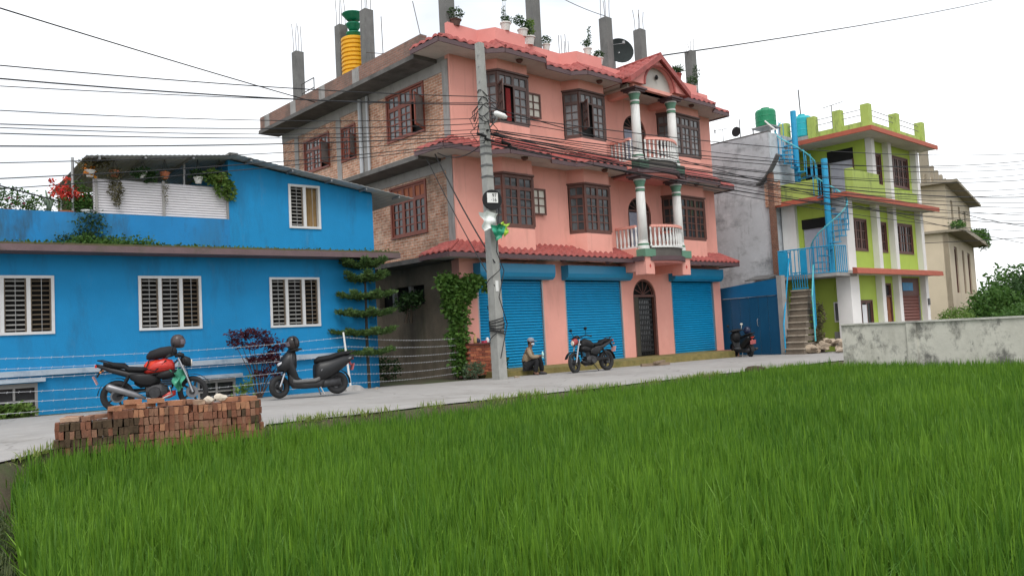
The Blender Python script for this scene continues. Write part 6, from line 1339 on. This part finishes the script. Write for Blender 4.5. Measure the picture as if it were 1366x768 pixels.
for (hx, hy, hz), sgn in (((.44, .13, .36), 1), ((.48, -.09, .40), -1)):
    for k in range(4): skin_mesh('finger', [(hx+.01, hy-.025*sgn+.017*k*sgn, hz, .011), (hx+.055, hy-.025*sgn+.016*k*sgn, hz-.008, .009), (hx+.085-.006*abs(k-1), hy-.025*sgn+.015*k*sgn, hz-.035, .008)], [(0, 1), (1, 2)], m_skin, man, 0, 1)
    skin_mesh('thumb', [(hx, hy-.03*sgn, hz+.005, .012), (hx+.03, hy-.05*sgn, hz+.015, .010), (hx+.06, hy-.045*sgn, hz+.012, .009)], [(0, 1), (1, 2)], m_skin, man, 0, 1)
for y in (.18, -.155):
    x0 = .44 if y > 0 else .27
    part('shoe', MB().loft([(x0-.06, -.115, .04, .035), (x0, -.10, .047, .045), (x0+.10, -.115, .045, .032), (x0+.17, -.125, .03, .02)], 10), M('dark_shoe', (.03, .028, .028), .6), man, smooth=True)
q = Matrix.Translation(Vector(ms)) @ Matrix.Rotation(MR, 4, 'Z')
single('water_bottle', MB().lathe([(.03, 0), (.034, .01), (.034, .12), (.03, .15), (.013, .18), (.013, .2)], n=12), M('pale_bottle', (.45, .72, .68), .2), 'small pale water bottle held in the seated man\'s hand', 'bottle', None, True, None, tuple(q @ Vector((.52, -.07, .32))))

# ---------------------------------------------------------------- brick pile at the road edge
BP0, BP1 = Vector((2.50, 10.98, 0)), Vector((4.82, 10.30, 0)); bd = (BP1-BP0).normalized(); bnn = Vector((bd.y, -bd.x, 0)); BA = math.atan2(bd.y, bd.x)
zb0 = .0
pile = thing('brick_pile', 'low stack of weathered red bricks at the road edge by the paddy', 'brick pile', (2.50, 10.98, zb0), BA)
PLen = (BP1-BP0).length; rs = random.Random(8)
def jbrick(seed, l, w_, h):
    r_ = random.Random(seed); mb = MB().box(-l/2, l/2, -w_/2, w_/2, -h/2, h/2); mb.v = [tuple(c+r_.uniform(-.0055, .0055) for c in v) for v in mb.v]; return mb
bmesh_ = [[mesh_of('brick', jbrick(s_*7+i, .0535, .2, .088), mt) for s_ in range(3)] for i, mt in enumerate(m_brickp)]
bmeshf = [[mesh_of('brick', jbrick(s_*7+i+90, .20, .095, .056), mt) for s_ in range(3)] for i, mt in enumerate(m_brickp)]
def pick(s, row):
    f = s/PLen
    ms_ = .5+.5*math.sin(s*5.1+row*1.1)*math.sin(s*2.3+row*.7+2)
    w_ = [3, 2.4, .15, 5*max(0, ms_-.55), .03]
    if f < .40: w_ = [1.0, .2, .0, 22*max(.02, .42-f), .0]
    if row >= 4: w_ = [3, 1.2, 1.5, .3, .25]
    return rs.choices(range(5), w_)[0]
pitch = .0575; ncol = int(PLen/pitch)
rows = 5
for row in range(rows):
    for c in range(ncol):
        s = (c+.5)*pitch+rs.uniform(-.004, .004)
        ind = row*.018
        if s < ind or s > PLen-ind: continue
        top = 4 if s < .55 else 5
        if row >= top or (row == top-1 and rs.random() < .06): continue
        piece('brick', rs.choice(bmesh_[pick(s, row)]), pile, Matrix.Translation((s, -.105+rs.uniform(-.016, .014)+row*.006, .046+row*.096+rs.uniform(-.003, .003))) @ Matrix.Rotation(rs.uniform(-.06, .06), 4, 'Z') @ Matrix.Rotation(rs.uniform(-.035, .035), 4, 'Y'))
# courses behind, joined
k = MB()
for row in range(rows):
    for c in range(ncol):
        s = (c+.5)*pitch; top = 4 if s < .55 else 5
        if row >= top: continue
        j = jbrick(c*31+row, .0535, .2, .088); k.add([(x+s, y+.105+rs.uniform(-.01, .01), z+.046+row*.096) for x, y, z in j.v], j.f)
part('rear_bricks', k, m_brickp[0], pile, kind='stuff')
# loose bricks lying flat on top
loose = [(.17, .0, .415, 4), (.37, -.05, .415, 1), (.2, .12, .415, 1), (.66, -.05, .51, 2), (.48, .06, .42, 1), (.80, .02, .51, 2), (.95, -.04, .515, 2), (1.05, .1, .515, 2), (1.22, .0, .515, 0), (1.36, -.03, .52, 2), (1.5, .08, .515, 1), (1.62, -.05, .51, 4), (2.0, -.03, .51, 2), (2.14, .02, .515, 1), (2.24, -.06, .51, 2), (1.12, -.06, .57, 2), (.86, .0, .57, 2)]
for x, y, z, mi in loose: piece('brick', rs.choice(bmeshf[mi]), pile, Matrix.Translation((x, y-.02, z)) @ Matrix.Rotation(rs.uniform(-.5, .5)+(1.57 if rs.random() < .4 else 0), 4, 'Z') @ Matrix.Rotation(rs.uniform(-.08, .08), 4, 'X'))
def rock(seed, sx, sy, sz):
    bm = bmesh.new(); bmesh.ops.create_icosphere(bm, subdivisions=2, radius=1); r_ = random.Random(seed); ax = [Vector((r_.gauss(0, 1), r_.gauss(0, 1), r_.gauss(0, 1))).normalized() for _ in range(7)]
    for v in bm.verts:
        d = v.co.copy()
        for a in ax:
            q_ = d.dot(a)
            if q_ > .62: d -= a*(q_-.62)
        v.co = Vector((d.x*sx, d.y*sy, d.z*sz))
    mb = MB(); mb.v = [tuple(v.co) for v in bm.verts]; mb.f = [tuple(x.index for x in f.verts) for f in bm.faces]; bm.free(); return mb
def rockthing(name, label, loc, size, mat, seed, group=None, cat='stone'):
    return single(name, rock(seed, *size), mat, label, cat, group, False, None, loc, seed*1.3)
for k, (s, y, z, sz, lb) in enumerate([(1.74, -.06, .53, (.10, .08, .055), 'pale dusty rubble lump on the brick pile next to the white stone'), (1.90, -.05, .54, (.10, .08, .07), 'whitish angular stone lying on top of the brick pile')]):
    p = wmat(pile) @ Vector((s, y, z)); rockthing('loose_stone', lb, tuple(p), sz, M('pale_stone', (.52, .46, .38), .95, .2, 6, .3, 30), 40+k)
# ---------------------------------------------------------------- fence of barbed wire before the blue house
def fence_post(label, a, b, r_=.035, mat=None):
    a, b = Vector(a), Vector(b); t = thing('fence_post', label, 'fence post', tuple(a)); d = b-a
    part('stake', MB().tube([(0, 0, -.1), tuple(d)], [r_, r_*.8], 8), mat or m_conc, t); return t
fp = [(Vector((2.0, 16.9, .06)), Vector((2.0, 16.9, 1.35))), (Vector((10.14, 16.84, .02)), Vector((10.0, 16.88, 1.43))), (Vector((14.62, 18.1, .0)), Vector((14.62, 18.1, 1.25)))]
fence_post('grey fence stake standing beyond the blue house windows', *fp[0]); fence_post('white leaning fence stake behind the graphite scooter', *fp[1], .028, m_white); fence_post('weathered fence stake hidden in the creeper by the kiosk', *fp[2], .035, m_conc)
m_bw = M('galvanised_wire', (.52, .53, .55), .5, .1, 9, metal=.2)
def bwire(a, b, sag, label):
    n = 16; pts = [Vector(a).lerp(Vector(b), i/n)-Vector((0, 0, 4*sag*(i/n)*(1-i/n))) for i in range(n+1)]; mb = MB().tube(pts, .0036, 4)
    for i in range(1, 44):
        f = i/44; p = Vector(a).lerp(Vector(b), f)-Vector((0, 0, 4*sag*f*(1-f))); mb.tube([p+Vector((-.008, 0, -.02)), p+Vector((.008, 0, .02))], .0035, 3)
    single('barbed_wire', mb, m_bw, label, 'wire', 'strands of the barbed wire fence')
for i in range(6):
    f = .14+.155*i; A = fp[0][0].lerp(fp[0][1], f); B = fp[1][0].lerp(fp[1][1], f); C2 = fp[2][0].lerp(fp[2][1], f)
    bwire(A, B, .04+.03*(i % 3), 'strand of barbed wire stretched before the blue house front'); bwire(B, C2, .05+.02*(i % 2), 'strand of barbed wire stretched across the dark alley')
# ---------------------------------------------------------------- plants in front of the houses
t = thing('norfolk_pine', 'young norfolk pine with flat tiered branches at the blue house corner', 'tree', (10.98, 17.38, .02))
part('trunk', MB().tube([(.0, 0, -.05), (-.02, 0, 1.2), (.0, 0, 2.4), (-.01, 0, 3.15)], [.045, .04, .03, .012], 8), M('pine_bark', (.05, .045, .035), .95, .2, 8), t)
rs = random.Random(2)
for zt, Lb, nb_ in ((.86, .74, 6), (1.36, .86, 7), (1.83, .84, 7), (2.27, .78, 7), (2.68, .66, 6), (3.02, .58, 6)):
    mb = MB(); pts = []
    for k in range(nb_):
        a = 2*math.pi*k/nb_+rs.uniform(-.2, .2); Lr = Lb*rs.uniform(.8, 1.08); up = .14 if zt > 2.5 else .05
        pth = [Vector((math.cos(a)*Lr*f, math.sin(a)*Lr*f, zt-.05*math.sin(f*3.1)+up*f+.02*f*f)) for f in np.linspace(0, 1, 7)]
        mb.tube(pth, [.016-.0018*i for i in range(7)], 5)
        for f in np.linspace(.12, 1, 90):
            p = Vector((math.cos(a)*Lr*f, math.sin(a)*Lr*f, zt-.05*math.sin(f*3.1)+up*f+.02*f*f)); w2 = .16*(1.1-f*.5); 
            for _ in range(7): pts.append((p.x-math.sin(a)*rs.uniform(-w2, w2), p.y+math.cos(a)*rs.uniform(-w2, w2), p.z+rs.uniform(-.02, .055)))
    K = part('branch_tier', mb, M('pine_bark', (.05, .045, .035)), t); 
    V2, Q2 = leaves(pts, .09, int(zt*100), .9, .28); o = bpy.data.objects.new('needles', npmesh('needles', V2, Q2, leafmat('pine_needle', (.045, .10, .028), (.11, .18, .045), .25))); COL.objects.link(o); o.parent = K
t = thing('red_leaf_shrub', 'wiry shrub with dark red leaves behind the graphite scooter', 'shrub', (8.0, 17.2, .02))
mb = MB(); rs = random.Random(12); bl = []
for k in range(11):
    a = rs.uniform(0, 6.28); R_ = rs.uniform(.15, .62); h = rs.uniform(.75, 1.55); tx, ty = R_*math.cos(a)*1.15, R_*math.sin(a)*.5
    mb.tube([(rs.uniform(-.05, .05), 0, -.05), (tx*.4, ty*.4, h*.5), (tx, ty, h)], [.016, .011, .005], 5); bl.append((tx, ty, h, .17, .14, .11))
    if k % 2: bl.append((tx*.6, ty*.6, h*.62, .13, .12, .1))
bl += [(-.5, 0, 1.45, .22, .16, .12), (.1, 0, 1.4, .24, .15, .16), (-.15, 0, 1.5, .2, .14, .1), (.35, 0, 1.2, .25, .15, .2), (.3, 0, .9, .25, .15, .2)]
part('stems', mb, M('shrub_stem', (.07, .045, .035), .9), t); leafpart('foliage', blob_pts(bl, 3400, 12, .2), .068, l_purple, t, 12, .2, .4)
leafpart('under_leaves', blob_pts([(-.3, -.1, .35, .22, .15, .25), (-.5, -.1, .2, .2, .15, .15)], 160, 13, .2), .09, l_light, t, 13)
# creeper and bush by the kiosk
t = thing('climbing_vine', 'dense green climbing vine covering the alley corner of the pink house', 'vine', (14.6, 18.1, .0))
mb = MB(); rs = random.Random(21)
for k in range(5): mb.tube([(rs.uniform(-.3, .1), rs.uniform(-.1, .1), -.05)]+[(rs.uniform(-.35, .15), rs.uniform(-.1, .05), z) for z in (.8, 1.6, 2.3, 2.9)], [.02, .018, .014, .01, .006], 5)
part('stems', mb, M('shrub_stem', (.07, .045, .035)), t)
leafpart('foliage', blob_pts([(-.1, 0, .5, .3, .2, .45), (-.15, 0, 1.15, .36, .22, .45), (-.12, 0, 1.8, .36, .22, .45), (-.15, 0, 2.4, .5, .25, .4), (-.45, 0, 2.75, .4, .22, .28), (.35, -.15, 2.75, .5, .18, .22), (.15, -.1, 2.5, .35, .2, .3), (-.35, 0, 2.1, .3, .2, .4), (.85, -.3, 2.55, .22, .12, .12)], 5600, 22, .35), .13, leafmat('leaf_vine', (.05, .13, .022), (.12, .22, .04)), t, 22, .1, .6, .3)
bush('roadside_bush', 'small grey green bush at the foot of the climbing vine', (14.3, 17.35, .0), [(0, 0, .22, .34, .28, .22), (.2, 0, .3, .2, .2, .18)], 900, .06, leafmat('leaf_sage', (.06, .11, .06), (.13, .18, .10)), 23)
bush('roadside_weed', 'leafy weed growing between the utility pole and the shutter', (15.05, 16.95, .0), [(0, 0, .35, .16, .16, .3), (.05, 0, .55, .1, .1, .2)], 420, .08, l_dark, 24)
bush('alley_fern', 'dark shrub leaning out of the alley opening', (14.35, 20.4, 1.7), [(0, 0, .6, .25, .5, .3), (0, -.4, .7, .2, .4, .25)], 500, .13, l_dark, 25)
bush('alley_shrub', 'low dark shrub growing in the alley behind the barbed wire', (13.4, 20.2, -.05), [(0, 0, .4, .4, .4, .35), (-.3, .3, .6, .35, .3, .3)], 700, .1, l_dark, 27)
bush('basement_grass', 'tuft of grass by the blue house basement window', bwt(-8.1, -.35, .05), [(0, 0, .12, .4, .12, .14)], 350, .13, l_light, 26)
# brick kiosk with bottles
KB = thing('brick_kiosk', 'low red brick counter between the vine and the utility pole', 'brick counter', (15.08, 18.0, .05))
part('core', MB().box(-.44, .42, -.16, .16, .0, .88), M('brick_mortar', (.26, .2, .16), .95), KB)
km = [[mesh_of('brick', jbrick(300+s_*5+i, .205, .105, .066), mt) for s_ in range(2)] for i, mt in enumerate((M('kiosk_brick_red', (.30, .085, .045), .9, .2, 8, .3, 40), M('kiosk_brick_dark', (.22, .06, .035), .9, .2, 8, .3, 40), M('kiosk_brick_orange', (.38, .125, .06), .9, .2, 8, .3, 40)))]
rs = random.Random(31)
for r_ in range(11):
    for c in range(5):
        x = -.44+.11*(r_ % 2)+.215*c
        if x > .40: continue
        piece('brick', rs.choice(rs.choice(km)), KB, Matrix.Translation((min(x+.0, .36), -.135+rs.uniform(-.006, .006), .04+.079*r_)))
    for c in range(2): piece('brick', rs.choice(rs.choice(km)), KB, Matrix.Translation((-.405, -.02+.19*c, .04+.079*r_)) @ Matrix.Rotation(1.571, 4, 'Z'))
part('counter_top', MB().box(-.52, .50, -.24, .2, .885, .925), M('dark_red_board', (.13, .035, .025), .8, .2, 6), KB)
single('glass_bottle', MB().lathe([(.045, 0), (.05, .02), (.05, .15), (.02, .21), (.018, .27), (.022, .28)], n=12), M('amber_bottle', (.45, .30, .12), .2), 'amber bottle standing on the brick counter', 'bottle', None, True, None, (14.95, 17.95, .976))
single('plastic_jar', MB().lathe([(.05, 0), (.055, .02), (.055, .10), (.035, .12), (.035, .15)], n=12), M('jar_white', (.68, .66, .66), .4), 'small white jar standing on the brick counter', 'jar', None, True, None, (15.40, 17.93, .976))
single('red_packet', MB().box(-.07, .07, -.05, .05, 0, .06), M('packet_red', (.5, .05, .10), .5), 'red packet lying beside the white jar', 'packet', None, False, None, (15.25, 17.9, .976))
single('dark_pouch', MB().loft([(-.05, .07, .03, .05), (0, .08, .06, .075), (.06, .07, .03, .05)], 10), M('pouch_blue', (.03, .035, .08), .6), 'dark blue pouch beside the amber bottle', 'pouch', None, True, None, (15.08, 17.98, .971))
# rubble by the steps, planks, heap
RG = 'rubble stones by the stone steps'
rs = random.Random(55); kk = 0
rub = ['long flat slab on the rubble heap by the steps', 'pale block at the front of the rubble heap']
p0 = thing('rubble_heap', 'heap of brown broken stones between the steps and the boundary wall', 'rubble', (28.9, 14.3, -.12))
for i in range(34):
    x, y = rs.uniform(28.2, 30.2), rs.uniform(13.2, 15.0); h = max(0, .62-.28*abs(x-29.5)-.3*abs(y-14.2)); sz = rs.uniform(.12, .30)
    piece('stone', mesh_of('stone', rock(200+i, sz, sz*rs.uniform(.6, 1), sz*rs.uniform(.4, .75)), m_stone if i % 3 else M('pale_rubble', (.42, .34, .26), .95, .2, 4, .4, 20)), p0, wmat(p0).inverted() @ Matrix.Translation((x, y, -.1+rs.uniform(.1, .9)*h+sz*.3)) @ Matrix.Rotation(rs.uniform(0, 6), 4, 'Z'))
bush('dry_creeper', 'dry brown creeper climbing the green wall beside the steps', (29.4, 14.9, .0), [(0, 0, .7, .25, .2, .6), (.1, -.1, 1.3, .2, .15, .5), (-.2, -.1, .4, .3, .2, .3)], 900, .12, l_grey, 28)
single('timber_offcut', MB().obox((0, 0, .06), (1, -.45, .0), (.45, 1, 0), (0, 0, 1), .5, .05, .04).obox((.15, -.05, .13), (1, .1, .05), (0, 1, 0), (0, 0, 1), .28, .06, .03), M('old_plank', (.22, .16, .11), .9, .25, 5, .3), 'old timber offcuts lying by the plinth step near the door', 'timber', None, False, None, (20.6, 15.9, gzf(20.6)))
rockthing('earth_clod', 'dark brown clod of earth on the verge by the paddy', (18.0, 10.85, -.03), (.35, .2, .12), m_soil, 91)
for i, (x, y, lb) in enumerate(((10.75, 16.7, 'pale pebble on the road beside the white fence stake'), (14.9, 16.2, 'small stone at the foot of the utility pole'))): rockthing('road_stone', lb, (x, y, gzf(x)+.02), (.09, .06, .05), m_stone, 95+i)
rockthing('concrete_lump', 'grey concrete lump at the base of the white fence stake', (10.25, 16.8, .03), (.3, .22, .16), m_conc, 99)
